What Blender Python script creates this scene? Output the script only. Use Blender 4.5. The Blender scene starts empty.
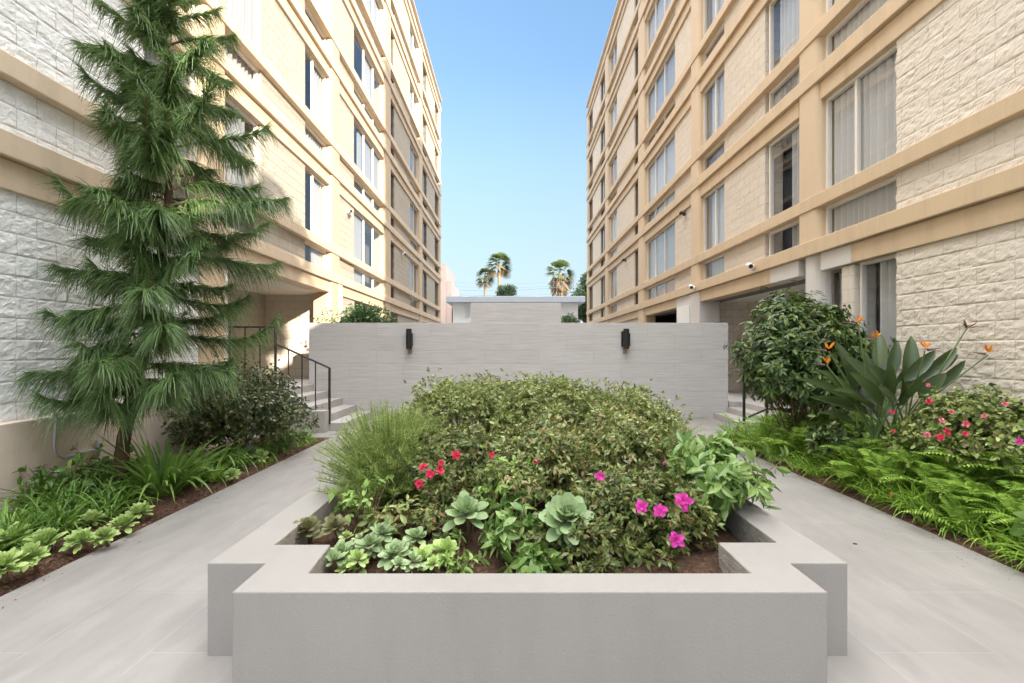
import bpy, math, random
import numpy as np
rs = np.random.RandomState(11)
random.seed(5)
R = math.radians
scn = bpy.context.scene
COL = scn.collection

# ------------------------------------------------------------------ materials
def new_mat(name):
    m = bpy.data.materials.new(name); m.use_nodes = True
    nt = m.node_tree; nt.nodes.clear()
    out = nt.nodes.new('ShaderNodeOutputMaterial')
    return m, nt, out
def N(nt, typ, **kw):
    n = nt.nodes.new(typ)
    for k, v in kw.items():
        if k in n.inputs.keys(): n.inputs[k].default_value = v
        else: setattr(n, k, v)
    return n
def link(nt, a, b): nt.links.new(a, b)
def rgba(c): return (c[0], c[1], c[2], 1)
def principled(nt, out, col=(.5,.5,.5), rough=.6, spec=.5, metal=0):
    p = nt.nodes.new('ShaderNodeBsdfPrincipled')
    p.inputs['Base Color'].default_value = rgba(col)
    p.inputs['Roughness'].default_value = rough
    p.inputs['Specular IOR Level'].default_value = spec
    p.inputs['Metallic'].default_value = metal
    link(nt, p.outputs[0], out.inputs[0]); return p
def noise(nt, vec, scale, detail=4, rough=.55):
    n = N(nt, 'ShaderNodeTexNoise'); n.inputs['Scale'].default_value = scale
    n.inputs['Detail'].default_value = detail; n.inputs['Roughness'].default_value = rough
    if vec is not None: link(nt, vec, n.inputs['Vector'])
    return n
def mixc(nt, fac, a, b, mode='MIX'):
    m = nt.nodes.new('ShaderNodeMix'); m.data_type = 'RGBA'; m.blend_type = mode
    for i, v in ((0, fac), (6, a), (7, b)):
        if hasattr(v, 'links') or hasattr(v, 'is_linked'): link(nt, v, m.inputs[i])
        else: m.inputs[i].default_value = v if i == 0 else rgba(v)
    return m.outputs[2]
def ramp(nt, fac, stops):
    r = nt.nodes.new('ShaderNodeValToRGB'); link(nt, fac, r.inputs[0])
    els = r.color_ramp.elements
    while len(els) < len(stops): els.new(.5)
    for e, (p, c) in zip(els, stops):
        e.position = p; e.color = rgba(c) if hasattr(c, '__len__') else (c, c, c, 1)
    return r.outputs[0]
def coords(nt, order=None, scale=(1, 1, 1)):
    g = nt.nodes.new('ShaderNodeNewGeometry')
    o = g.outputs['Position']
    if order:
        s = nt.nodes.new('ShaderNodeSeparateXYZ'); link(nt, o, s.inputs[0])
        c = nt.nodes.new('ShaderNodeCombineXYZ')
        for i, a in enumerate(order):
            if a is not None: link(nt, s.outputs['XYZ'.index(a)], c.inputs[i])
        o = c.outputs[0]
    if scale != (1, 1, 1):
        m = nt.nodes.new('ShaderNodeVectorMath'); m.operation = 'MULTIPLY'
        link(nt, o, m.inputs[0]); m.inputs[1].default_value = scale; o = m.outputs[0]
    return o
def bump(nt, h, p, dist=.01, strength=1):
    b = nt.nodes.new('ShaderNodeBump'); b.inputs['Distance'].default_value = dist
    b.inputs['Strength'].default_value = strength
    link(nt, h, b.inputs['Height']); link(nt, b.outputs[0], p.inputs['Normal']); return b

def mat_paint(name, col, rough=.6, var=.06, bscale=60, bdist=.002, spec=.4, stain=.0):
    m, nt, out = new_mat(name); p = principled(nt, out, col, rough, spec)
    v = coords(nt)
    n = noise(nt, v, 1.3, 5, .6)
    a = tuple(c * (1 - var) for c in col); b = tuple(min(1, c * (1 + var)) for c in col)
    c = mixc(nt, n.outputs[0], a, b)
    if stain:
        v2 = coords(nt, scale=(2.2, 2.2, .35)); n2 = noise(nt, v2, 2.0, 6, .65)
        f = ramp(nt, n2.outputs[0], [(.45, 0.0), (.75, stain)])
        c = mixc(nt, f, c, tuple(x * .55 for x in col))
    link(nt, c, p.inputs['Base Color'])
    n3 = noise(nt, v, bscale, 4, .6); bump(nt, n3.outputs[0], p, bdist, 1)
    return m

def mat_block(name, order, c1, c2, joint, near=False):
    """split faced masonry: 0.4 x 0.2 courses"""
    m, nt, out = new_mat(name); p = principled(nt, out, c1, .85, .2)
    v = coords(nt, order)
    br = nt.nodes.new('ShaderNodeTexBrick'); link(nt, v, br.inputs['Vector'])
    br.inputs['Scale'].default_value = 1; br.inputs['Brick Width'].default_value = .4
    br.inputs['Row Height'].default_value = .2; br.inputs['Mortar Size'].default_value = .005
    br.inputs['Mortar Smooth'].default_value = .3
    br.inputs['Color1'].default_value = rgba(c1); br.inputs['Color2'].default_value = rgba(c2)
    br.inputs['Mortar'].default_value = rgba(joint)
    w = coords(nt)
    n1 = noise(nt, w, 9, 6, .65); n2 = noise(nt, w, 45, 5, .7)
    pits = ramp(nt, n1.outputs[0], [(.30, .78), (.46, 1.0)])
    c = mixc(nt, .55, br.outputs['Color'], pits, 'MULTIPLY')
    big = noise(nt, w, .7, 3, .5)
    c = mixc(nt, ramp(nt, big.outputs[0], [(.3, .25), (.7, 0.0)]), c, tuple(x * .8 for x in c1))
    link(nt, c, p.inputs['Base Color'])
    h = nt.nodes.new('ShaderNodeMath'); h.operation = 'MULTIPLY_ADD'
    link(nt, n2.outputs[0], h.inputs[0]); h.inputs[1].default_value = .35
    h2 = nt.nodes.new('ShaderNodeMath'); h2.operation = 'MULTIPLY'
    link(nt, n1.outputs[0], h2.inputs[0]); h2.inputs[1].default_value = .25 if near else 1.0
    link(nt, h2.outputs[0], h.inputs[2])
    h3 = nt.nodes.new('ShaderNodeMath'); h3.operation = 'MULTIPLY_ADD'
    link(nt, br.outputs['Fac'], h3.inputs[0]); h3.inputs[1].default_value = -.12 if near else -.3
    link(nt, h.outputs[0], h3.inputs[2])
    bump(nt, h3.outputs[0], p, .02 if near else .03, 1)
    return m

def mat_tile(name, order, cell, joint_w, c1, c2, joint, grain, rough=.5, veins=None):
    m, nt, out = new_mat(name); p = principled(nt, out, c1, rough, .4)
    v = coords(nt, order)
    br = nt.nodes.new('ShaderNodeTexBrick'); link(nt, v, br.inputs['Vector'])
    br.inputs['Scale'].default_value = 1; br.inputs['Brick Width'].default_value = cell[0]
    br.inputs['Row Height'].default_value = cell[1]; br.inputs['Mortar Size'].default_value = joint_w
    br.inputs['Mortar Smooth'].default_value = .2; br.inputs['Bias'].default_value = 0
    br.inputs['Color1'].default_value = rgba(c1); br.inputs['Color2'].default_value = rgba(c2)
    br.inputs['Mortar'].default_value = rgba(joint)
    g = coords(nt, order, grain)
    n1 = noise(nt, g, 1, 7, .62)
    c = mixc(nt, 1.0, br.outputs['Color'], ramp(nt, n1.outputs[0], [(.3, .80), (.5, 1.0), (.7, 1.1)]), 'MULTIPLY')
    if veins:
        d = noise(nt, v, 1.1, 6, .6)
        n2 = noise(nt, coords(nt, order, veins), 1, 5, .5)
        f = ramp(nt, n2.outputs[0], [(.44, 0.0), (.5, .26), (.56, 0.0)])
        c = mixc(nt, f, c, tuple(x * 1.25 for x in c1))
        c = mixc(nt, ramp(nt, d.outputs[0], [(.35, .38), (.62, 0.0)]), c, tuple(x * .74 for x in c1))
    link(nt, c, p.inputs['Base Color'])
    rr = ramp(nt, n1.outputs[0], [(.3, rough + .1), (.7, rough - .1)]); link(nt, rr, p.inputs['Roughness'])
    h = nt.nodes.new('ShaderNodeMath'); h.operation = 'MULTIPLY_ADD'
    link(nt, br.outputs['Fac'], h.inputs[0]); h.inputs[1].default_value = -.6
    n3 = noise(nt, g, 3, 6, .7)
    link(nt, n3.outputs[0], h.inputs[2]); bump(nt, h.outputs[0], p, .003, 1)
    return m

def mat_leaf(name, cols, rough=.45, trans=.28, spec=.5, scale=3.0):
    m, nt, out = new_mat(name)
    g = nt.nodes.new('ShaderNodeNewGeometry')
    n = len(cols)
    c = ramp(nt, g.outputs['Random Per Island'], [(i / max(1, n - 1), cols[i]) for i in range(n)])
    nn = noise(nt, g.outputs['Position'], scale, 3)
    c = mixc(nt, ramp(nt, nn.outputs[0], [(.35, .35), (.65, 0.0)]), c, tuple(x * .55 for x in cols[0]))
    p = principled(nt, out, cols[0], rough, spec); link(nt, c, p.inputs['Base Color'])
    t = nt.nodes.new('ShaderNodeBsdfTranslucent')
    c2 = mixc(nt, .5, c, (.45, .60, .08), 'SCREEN'); c2 = mixc(nt, .75, c2, c)
    link(nt, c2, t.inputs[0])
    mx = nt.nodes.new('ShaderNodeMixShader'); mx.inputs[0].default_value = trans
    link(nt, p.outputs[0], mx.inputs[1]); link(nt, t.outputs[0], mx.inputs[2]); link(nt, mx.outputs[0], out.inputs[0])
    return m

def mat_glass(name, tint=(.97, .985, 1.0)):
    m, nt, out = new_mat(name)
    t = nt.nodes.new('ShaderNodeBsdfTransparent'); t.inputs[0].default_value = rgba(tint)
    g = nt.nodes.new('ShaderNodeBsdfGlossy'); g.inputs['Roughness'].default_value = .01
    g.inputs[0].default_value = (.95, .97, 1, 1)
    f = nt.nodes.new('ShaderNodeFresnel')
    # a thin pane reflects alike from both sides: undo the node's inversion on back faces
    gm = nt.nodes.new('ShaderNodeNewGeometry'); im_ = nt.nodes.new('ShaderNodeMix'); im_.data_type = 'FLOAT'
    link(nt, gm.outputs['Backfacing'], im_.inputs[0]); im_.inputs[2].default_value = 1.5; im_.inputs[3].default_value = 1 / 1.5
    link(nt, im_.outputs[0], f.inputs[0])
    v = coords(nt); n = noise(nt, v, 1.2, 2)
    b = nt.nodes.new('ShaderNodeBump'); b.inputs['Distance'].default_value = .0015; link(nt, n.outputs[0], b.inputs['Height'])
    link(nt, b.outputs[0], g.inputs['Normal'])
    mx = nt.nodes.new('ShaderNodeMixShader'); link(nt, f.outputs[0], mx.inputs[0])
    link(nt, t.outputs[0], mx.inputs[1]); link(nt, g.outputs[0], mx.inputs[2]); link(nt, mx.outputs[0], out.inputs[0])
    return m

def mat_bark(name, c1, c2, scale=(8, 8, 30)):
    m, nt, out = new_mat(name); p = principled(nt, out, c1, .9, .2)
    n = noise(nt, coords(nt, scale=scale), 1, 5, .7)
    link(nt, mixc(nt, n.outputs[0], c1, c2), p.inputs['Base Color']); bump(nt, n.outputs[0], p, .02)
    return m

M = {}
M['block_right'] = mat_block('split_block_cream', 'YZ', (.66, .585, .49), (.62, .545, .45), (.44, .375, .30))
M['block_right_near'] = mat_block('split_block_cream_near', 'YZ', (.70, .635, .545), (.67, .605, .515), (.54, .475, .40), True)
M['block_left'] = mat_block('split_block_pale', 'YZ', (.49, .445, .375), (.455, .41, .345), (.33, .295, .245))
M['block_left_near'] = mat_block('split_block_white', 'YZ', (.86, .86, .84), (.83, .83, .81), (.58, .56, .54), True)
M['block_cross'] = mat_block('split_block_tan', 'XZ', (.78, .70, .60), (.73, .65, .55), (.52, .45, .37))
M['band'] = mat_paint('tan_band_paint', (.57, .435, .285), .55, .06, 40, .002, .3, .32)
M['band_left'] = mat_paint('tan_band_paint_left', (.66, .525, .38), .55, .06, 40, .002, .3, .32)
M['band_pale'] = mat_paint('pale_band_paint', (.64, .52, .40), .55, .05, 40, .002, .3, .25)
M['column'] = mat_paint('column_paint', (.58, .45, .305), .55, .04, 40, .002, .3, .08)
M['column_grey'] = mat_paint('grey_column_paint', (.60, .57, .54), .55, .04, 40, .002)
M['soffit'] = mat_paint('soffit_paint', (.80, .75, .68), .7, .04, 60, .002)
M['plaster'] = mat_paint('plinth_plaster', (.76, .64, .54), .8, .07, 50, .003, .2, .3)
M['white'] = mat_paint('white_paint', (.75, .74, .72), .6, .04)
M['planter'] = mat_paint('planter_stucco', (.285, .270, .254), .75, .07, 120, .002, .25, .16)
M['planter_in'] = mat_paint('planter_inner_concrete', (.40, .37, .33), .9, .25, 25, .012, .2, .5)
M['concrete'] = mat_paint('step_concrete', (.44, .42, .40), .8, .10, 80, .002, .2, .2)
M['path'] = mat_tile('path_tile', 'YX', (1.2, .6), .004, (.290, .274, .260), (.262, .248, .236), (.345, .325, .31), (.7, 2.6, 1), .5, (.9, 2.2, 1))
M['endwall'] = mat_tile('wall_tile', 'XZ', (1.2, .3), .0025, (.56, .54, .52), (.53, .51, .49), (.43, .41, .39), (1.6, 42, 1), .6)
M['frame_w'] = mat_paint('window_frame_paint', (.72, .68, .62), .45, .03)
M['frame_d'] = mat_paint('bronze_frame', (.16, .13, .11), .4, .05)
M['glass'] = mat_glass('window_glass')
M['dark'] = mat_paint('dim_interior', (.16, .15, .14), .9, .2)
M['metal_black'] = mat_paint('black_metal_paint', (.02, .02, .022), .4, .1)
M['rail'] = mat_paint('brown_metal_paint', (.045, .035, .033), .45, .1)
M['galv'] = mat_paint('galvanised_conduit', (.45, .46, .47), .4, .1)
M['white_plastic'] = mat_paint('white_plastic', (.78, .78, .77), .35, .02)
M['rust'] = mat_paint('rust_stain', (.33, .24, .18), .8, .2)
M['roof_grey'] = mat_paint('grey_fascia', (.42, .46, .50), .6, .05)
M['wire'] = mat_paint('wire_insulation', (.10, .14, .18), .6, .05)
M['pink'] = mat_paint('pink_stucco', (.68, .52, .44), .8, .06)
M['asphalt'] = mat_paint('asphalt', (.16, .155, .15), .9, .15, 60, .01)
M['bark'] = mat_bark('dark_bark', (.055, .035, .025), (.14, .09, .06))
M['bark_palm'] = mat_bark('palm_bark', (.20, .15, .11), (.34, .26, .19), (3, 3, 8))
M['stem'] = mat_bark('twig', (.13, .09, .06), (.24, .17, .11))
M['stem_g'] = mat_leaf('green_stem', [(.10, .17, .05), (.16, .22, .08)], .6, .1)
def mat_curtain(name, col):
    m, nt, out = new_mat(name); p = principled(nt, out, col, .9, .1)
    t = nt.nodes.new('ShaderNodeBsdfTranslucent'); t.inputs[0].default_value = rgba(col)
    mx = nt.nodes.new('ShaderNodeMixShader'); mx.inputs[0].default_value = .04
    link(nt, p.outputs[0], mx.inputs[1]); link(nt, t.outputs[0], mx.inputs[2]); link(nt, mx.outputs[0], out.inputs[0])
    return m
M['curtain'] = mat_curtain('white_curtain', (.52, .51, .49))
M['curtain_tan'] = mat_curtain('tan_curtain', (.34, .28, .23))
M['curtain_grey'] = mat_curtain('grey_curtain', (.40, .40, .40))
M['blind_grey'] = mat_curtain('grey_blind', (.25, .255, .265))
M['blind_pale'] = mat_curtain('pale_blind', (.33, .33, .325))
def mat_soil(name, a, b, c_):
    m, nt, out = new_mat(name); p = principled(nt, out, a, .95, .15)
    v = coords(nt); n = noise(nt, v, 38, 6, .75); n2 = noise(nt, v, 5, 3)
    c = ramp(nt, n.outputs[0], [(.32, a), (.5, b), (.68, c_)])
    c = mixc(nt, ramp(nt, n2.outputs[0], [(.4, .35), (.7, 0.0)]), c, a)
    link(nt, c, p.inputs['Base Color']); bump(nt, n.outputs[0], p, .03); return m
M['soil'] = mat_soil('bark_mulch_soil', (.045, .025, .018), (.13, .075, .05), (.24, .15, .10))
M['chip'] = mat_leaf('bark_chip', [(.07, .035, .022), (.16, .085, .055), (.26, .16, .10)], .9, 0, .15)
M['needle'] = mat_leaf('conifer_needles', [(.07, .14, .045), (.13, .24, .075), (.24, .37, .12), (.09, .18, .07), (.20, .25, .11)], .4, .30, .5, 2.0)
M['azalea'] = mat_leaf('azalea_leaf', [(.09, .14, .03), (.22, .31, .07), (.50, .55, .20), (.10, .16, .04), (.40, .36, .13), (.17, .24, .06)], .42, .28, .5, 4)
M['azalea_mid'] = mat_leaf('azalea_leaf_mixed', [(.07, .11, .03), (.17, .25, .06), (.46, .52, .19), (.20, .26, .07), (.34, .20, .09), (.10, .16, .04)], .42, .25, .5, 5)
M['azalea_red'] = mat_leaf('azalea_leaf_bronze', [(.05, .08, .02), (.12, .18, .04), (.20, .12, .05), (.30, .37, .11), (.14, .20, .05), (.08, .12, .03)], .42, .25, .5, 4)
M['feather'] = mat_leaf('feathery_leaf', [(.19, .27, .06), (.34, .44, .12), (.46, .56, .18)], .5, .40, .3, 3)
M['sheff'] = mat_leaf('glossy_umbrella_leaf', [(.035, .07, .02), (.06, .115, .03), (.11, .19, .04), (.22, .25, .07)], .38, .15, .45, 3)
M['dark_bush'] = mat_leaf('dark_shrub_leaf', [(.03, .06, .018), (.055, .10, .025), (.11, .15, .04), (.16, .11, .045)], .35, .15, .6, 3)
M['hedge'] = mat_leaf('hedge_leaf', [(.05, .12, .035), (.10, .20, .06), (.15, .27, .09)], .35, .2, .6, 3)
M['strap'] = mat_leaf('strap_leaf', [(.09, .20, .035), (.17, .33, .055), (.29, .47, .10), (.12, .25, .05)], .35, .30, .5, 3)
M['strap_m'] = mat_leaf('lily_strap_leaf', [(.13, .27, .05), (.23, .41, .08), (.36, .54, .15)], .33, .32, .5, 3)
M['strap_y'] = mat_leaf('yellow_green_strap_leaf', [(.15, .29, .035), (.25, .43, .05), (.38, .56, .09)], .38, .35, .4, 3)
M['fern'] = mat_leaf('fern_leaf', [(.11, .22, .035), (.25, .43, .06), (.46, .64, .12), (.18, .33, .05)], .45, .40, .35, 3)
M['aeon'] = mat_leaf('pale_rosette_leaf', [(.33, .48, .14), (.44, .58, .20), (.55, .66, .28)], .4, .2, .4, 6)
M['aeon2'] = mat_leaf('grey_green_rosette_leaf', [(.26, .38, .18), (.36, .48, .24), (.46, .56, .32)], .4, .2, .4, 6)
M['aeon_dark'] = mat_leaf('brown_rosette_leaf', [(.16, .15, .07), (.25, .27, .12), (.20, .14, .09)], .4, .15, .4, 6)
M['broad'] = mat_leaf('broad_green_leaf', [(.09, .19, .04), (.17, .29, .07), (.29, .40, .12)], .32, .25, .5, 4)
M['broad_y'] = mat_leaf('lime_leaf', [(.18, .33, .07), (.28, .44, .10), (.38, .52, .18)], .4, .3, .4, 4)
M['impat'] = mat_leaf('variegated_leaf', [(.13, .20, .05), (.26, .35, .08), (.46, .50, .17), (.09, .14, .04), (.16, .09, .04)], .42, .25, .45, 6)
M['bop'] = mat_leaf('paddle_leaf', [(.032, .058, .018), (.055, .092, .026), (.11, .15, .06)], .38, .12, .6, 2)
M['pink_fl'] = mat_leaf('magenta_petal', [(.62, .03, .36), (.80, .09, .50), (.74, .05, .42)], .5, .35, .3, 9)
M['red_fl'] = mat_leaf('red_petal', [(.55, .02, .05), (.70, .04, .10), (.62, .03, .16)], .5, .35, .3, 9)
M['rose_fl'] = mat_leaf('rose_petal', [(.75, .25, .36), (.60, .04, .08), (.72, .14, .22), (.80, .42, .48)], .5, .35, .3, 9)
M['orange_fl'] = mat_leaf('orange_petal', [(.90, .30, .02), (.95, .40, .04), (.85, .22, .02)], .45, .35, .3, 9)
M['beak'] = mat_paint('purple_green_spathe', (.16, .10, .11), .5, .3)
M['palm_leaf'] = mat_leaf('fan_palm_leaf', [(.06, .10, .035), (.11, .16, .05), (.18, .20, .06)], .4, .2, .5, 1)
M['palm_dead'] = mat_leaf('dry_palm_leaf', [(.26, .19, .11), (.36, .27, .17), (.22, .16, .10)], .8, .2, .2, 1)
M['far_leaf'] = mat_leaf('far_tree_leaf', [(.06, .10, .05), (.10, .15, .07), (.15, .20, .10)], .5, .2, .4, 1)
M['rock'] = mat_bark('beige_rock', (.42, .34, .24), (.62, .52, .40), (6, 6, 6))
M['rock_g'] = mat_bark('grey_rock', (.10, .10, .11), (.20, .20, .21), (9, 9, 9))
M['dead_leaf'] = mat_leaf('fallen_orange_leaf', [(.65, .25, .04), (.7, .33, .08)], .6, .2)

# ------------------------------------------------------------------ mesh building
class MB:
    def __init__(s): s.V = []; s.F = []; s.n = 0; s.MI = []
    def add(s, V, F, mi=0):
        V = np.asarray(V, float).reshape(-1, 3); F = np.asarray(F, int)
        s.V.append(V); s.F.append(F + s.n); s.MI.append(np.full(len(F), mi)); s.n += len(V); return s
    def box(s, x0, x1, y0, y1, z0, z1, mi=0):
        x0, x1 = min(x0, x1), max(x0, x1)
        V = [(x, y, z) for z in (z0, z1) for y in (y0, y1) for x in (x0, x1)]
        F = [(0, 2, 3, 1), (4, 5, 7, 6), (0, 1, 5, 4), (2, 6, 7, 3), (0, 4, 6, 2), (1, 3, 7, 5)]
        return s.add(V, F, mi)
    def prism(s, poly, z0, z1, mi=0):
        n = len(poly)
        a = sum(poly[i][0] * poly[(i + 1) % n][1] - poly[(i + 1) % n][0] * poly[i][1] for i in range(n))
        if a < 0: poly = poly[::-1]
        V = [(x, y, z0) for x, y in poly] + [(x, y, z1) for x, y in poly]
        s.add(V, [(i, (i + 1) % n, n + (i + 1) % n, n + i) for i in range(n)], mi)
        k = s.n - 2 * n
        s.ng = getattr(s, 'ng', []) + [[k + n + i for i in range(n)], [k + n - 1 - i for i in range(n)]]
        return s
    def tube(s, pts, rad, sides=8, mi=0, cap=True):
        pts = np.asarray(pts, float); n = len(pts)
        rad = np.broadcast_to(np.asarray(rad, float), (n,))
        T = np.gradient(pts, axis=0); T /= np.linalg.norm(T, axis=1)[:, None] + 1e-9
        ref = np.array([0, 0, 1.0]) if abs(T[0][2]) < .9 else np.array([1.0, 0, 0])
        A = np.cross(T, ref); A /= np.linalg.norm(A, axis=1)[:, None] + 1e-9; B = np.cross(T, A)
        an = np.linspace(0, 2 * np.pi, sides, endpoint=False)
        V = pts[:, None] + rad[:, None, None] * (np.cos(an)[None, :, None] * A[:, None] + np.sin(an)[None, :, None] * B[:, None])
        F = [(i * sides + j, i * sides + (j + 1) % sides, (i + 1) * sides + (j + 1) % sides, (i + 1) * sides + j) for i in range(n - 1) for j in range(sides)]
        k0 = s.n
        s.add(V.reshape(-1, 3), F, mi)
        if cap:
            s.ng = getattr(s, 'ng', []) + [[k0 + j for j in range(sides)][::-1], [k0 + (n - 1) * sides + j for j in range(sides)]]
        return s
    def build(s, name, mats, parent=None, smooth=False, bevel=0):
        if not isinstance(mats, (list, tuple)): mats = [mats]
        me = bpy.data.meshes.new(name)
        V = np.concatenate(s.V) if s.V else np.zeros((0, 3))
        loops = []; starts = []; tot = 0; mi = []
        for F, m_ in zip(s.F, s.MI):
            if len(F) == 0: continue
            k = F.shape[1]; loops.append(F.reshape(-1)); starts.append(tot + np.arange(len(F)) * k); tot += F.size; mi.append(m_)
        for g in getattr(s, 'ng', []):
            loops.append(np.array(g)); starts.append(np.array([tot])); tot += len(g); mi.append(np.array([0]))
        loops = np.concatenate(loops); starts = np.concatenate(starts); mi = np.concatenate(mi)
        me.vertices.add(len(V)); me.vertices.foreach_set('co', V.astype(np.float32).ravel())
        me.loops.add(len(loops)); me.loops.foreach_set('vertex_index', loops.astype(np.int32))
        me.polygons.add(len(starts)); me.polygons.foreach_set('loop_start', starts.astype(np.int32))
        me.polygons.foreach_set('material_index', mi.astype(np.int32))
        me.polygons.foreach_set('use_smooth', np.full(len(starts), bool(smooth)))
        for m_ in mats: me.materials.append(m_)
        me.update(calc_edges=True); me.validate()
        o = bpy.data.objects.new(name, me); COL.objects.link(o)
        if parent is not None: o.parent = parent; o.location = -np.array(parent.location) if parent.type == 'EMPTY' and parent.parent is None else (0, 0, 0)
        if bevel:
            b = o.modifiers.new('bevel', 'BEVEL'); b.width = bevel; b.segments = 2; b.limit_method = 'ANGLE'; b.angle_limit = R(40)
            b.harden_normals = False
        return o
def tag(o, label=None, cat=None, group=None, kind=None):
    if label: o['label'] = label
    if cat: o['category'] = cat
    if group: o['group'] = group
    if kind: o['kind'] = kind
    return o
def empty(name, loc, label, cat, group=None):
    o = bpy.data.objects.new(name, None); COL.objects.link(o); o.location = loc; o.empty_display_size = .1
    return tag(o, label, cat, group)
def copy_tree(o, parent=None):
    c = o.copy(); COL.objects.link(c)
    if parent is not None: c.parent = parent
    for ch in [q for q in bpy.data.objects if q.parent == o]: copy_tree(ch, c)
    return c

def vnoise(x, y, seed=0):
    """smooth value noise on arrays"""
    r = np.random.RandomState(seed); T = r.rand(256, 256)
    xi = np.floor(x).astype(int); yi = np.floor(y).astype(int); fx = x - xi; fy = y - yi
    fx = fx * fx * (3 - 2 * fx); fy = fy * fy * (3 - 2 * fy)
    g = lambda a, b: T[a % 256, b % 256]
    return (g(xi, yi) * (1 - fx) + g(xi + 1, yi) * fx) * (1 - fy) + (g(xi, yi + 1) * (1 - fx) + g(xi + 1, yi + 1) * fx) * fy
def fnoise(x, y, seed=0, octs=4, p=.55):
    s = 0; a = 1; t = 0
    for k in range(octs): s = s + a * vnoise(x * 2 ** k, y * 2 ** k, seed + k); t += a; a *= p
    return s / t

# leaf templates: (t, s, h) rows, quads
def strip(n, prof, fold=0., curve=0., wide=True):
    T = []; F = []
    ts = np.linspace(0, 1, n + 1)
    for t in ts:
        w = prof(t)
        for q in ((-.5, 0, .5) if wide else (-.5, .5)):
            T.append((t, q * w, fold * abs(q) * 2 * w + curve * t * t))
    k = 3 if wide else 2
    for i in range(n):
        for j in range(k - 1): F.append((i * k + j, i * k + j + 1, (i + 1) * k + j + 1, (i + 1) * k + j))
    return np.array(T), np.array(F)
T_OVAL = strip(3, lambda t: max(.03, math.sin(math.pi * min(1, t * .95 + .03)) ** .8), .06, -.12)
T_SMALL = strip(2, lambda t: [.12, 1, .08][int(round(t * 2))], .0, -.1, False)
T_TINY = strip(1, lambda t: 1 - t * .85, 0, 0, False)
T_STRAP = strip(6, lambda t: (.75 + .25 * min(1, t * 5)) * max(.04, 1 - t ** 3), .012, 0)
T_NEEDLE = strip(3, lambda t: 1 - .75 * t, 0, 0, False)
T_SPAT = strip(6, lambda t: [.26, .34, .55, .84, 1.0, .92, .35][int(round(t * 6))], .06, .10)
T_PADDLE = strip(7, lambda t: max(.02, math.sin(math.pi * (t ** .8)) ** .65), .10, -.06)
T_PETAL = strip(3, lambda t: [.25, .8, 1.0, .45][int(round(t * 3))], .10, -.15)
def nrm(a): return a / (np.linalg.norm(a, axis=-1, keepdims=True) + 1e-9)
def leaves(mb, tpl, P, D, Nn, L, W, droop=0., mi=0):
    T, F = tpl; P = np.asarray(P, float).reshape(-1, 3); n = len(P)
    D = nrm(np.broadcast_to(np.asarray(D, float), (n, 3))); Nn = np.broadcast_to(np.asarray(Nn, float), (n, 3))
    S = nrm(np.cross(D, Nn)); U = np.cross(S, D)
    L = np.broadcast_to(np.asarray(L, float), (n,))[:, None, None]; W = np.broadcast_to(np.asarray(W, float), (n,))[:, None, None]
    dr = np.broadcast_to(np.asarray(droop, float), (n,))[:, None]
    t = T[:, 0][None, :, None]; s = T[:, 1][None, :, None]; h = T[:, 2][None, :, None]
    V = P[:, None] + D[:, None] * L * t + S[:, None] * W * s + U[:, None] * L * h
    V[:, :, 2] -= dr * L[:, :, 0] * (T[:, 0][None] ** 2)
    K = len(T)
    FF = (F[None] + (np.arange(n) * K)[:, None, None]).reshape(-1, F.shape[1])
    mb.add(V.reshape(-1, 3), FF, mi)
def rdir(n, rsx=None):
    r = rsx or rs
    v = r.normal(size=(n, 3)); return nrm(v)

# ------------------------------------------------------------------ camera, light, sky
cam = bpy.data.cameras.new('camera'); camo = bpy.data.objects.new('camera', cam); COL.objects.link(camo)
camo.location = (0, 0, 1.5); camo.rotation_euler = (R(90), 0, 0)
cam.sensor_width = 36; cam.lens = 36 * 484 / 1024; cam.shift_x = 0; cam.shift_y = 8.5 / 1024
cam.clip_start = .05; cam.clip_end = 2000
scn.camera = camo
SUN_TRAVEL = np.array([-9.48, 15.4, -5.36])
elev = math.atan2(5.36, math.hypot(9.48, 15.4))
to_sun = -SUN_TRAVEL / np.linalg.norm(SUN_TRAVEL)
sun = bpy.data.lights.new('sun', 'SUN'); sun.energy = 2.2; sun.angle = R(.6); sun.color = (1, .90, .76)
suno = bpy.data.objects.new('sun', sun); COL.objects.link(suno)
from mathutils import Vector
suno.rotation_euler = Vector(to_sun).to_track_quat('Z', 'Y').to_euler(); suno.location = (20, -30, 20)
OVERHEAD_FILL = 15.2
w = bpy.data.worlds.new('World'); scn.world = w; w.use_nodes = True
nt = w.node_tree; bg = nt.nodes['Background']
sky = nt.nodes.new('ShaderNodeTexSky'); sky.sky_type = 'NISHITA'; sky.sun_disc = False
sky.sun_elevation = elev; sky.sun_rotation = math.atan2(to_sun[0], to_sun[1])
sky.altitude = 0; sky.air_density = 1.0; sky.dust_density = .6; sky.ozone_density = 1.5
tc = nt.nodes.new('ShaderNodeTexCoord'); sp = nt.nodes.new('ShaderNodeSeparateXYZ'); link(nt, tc.outputs['Generated'], sp.inputs[0])
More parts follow.
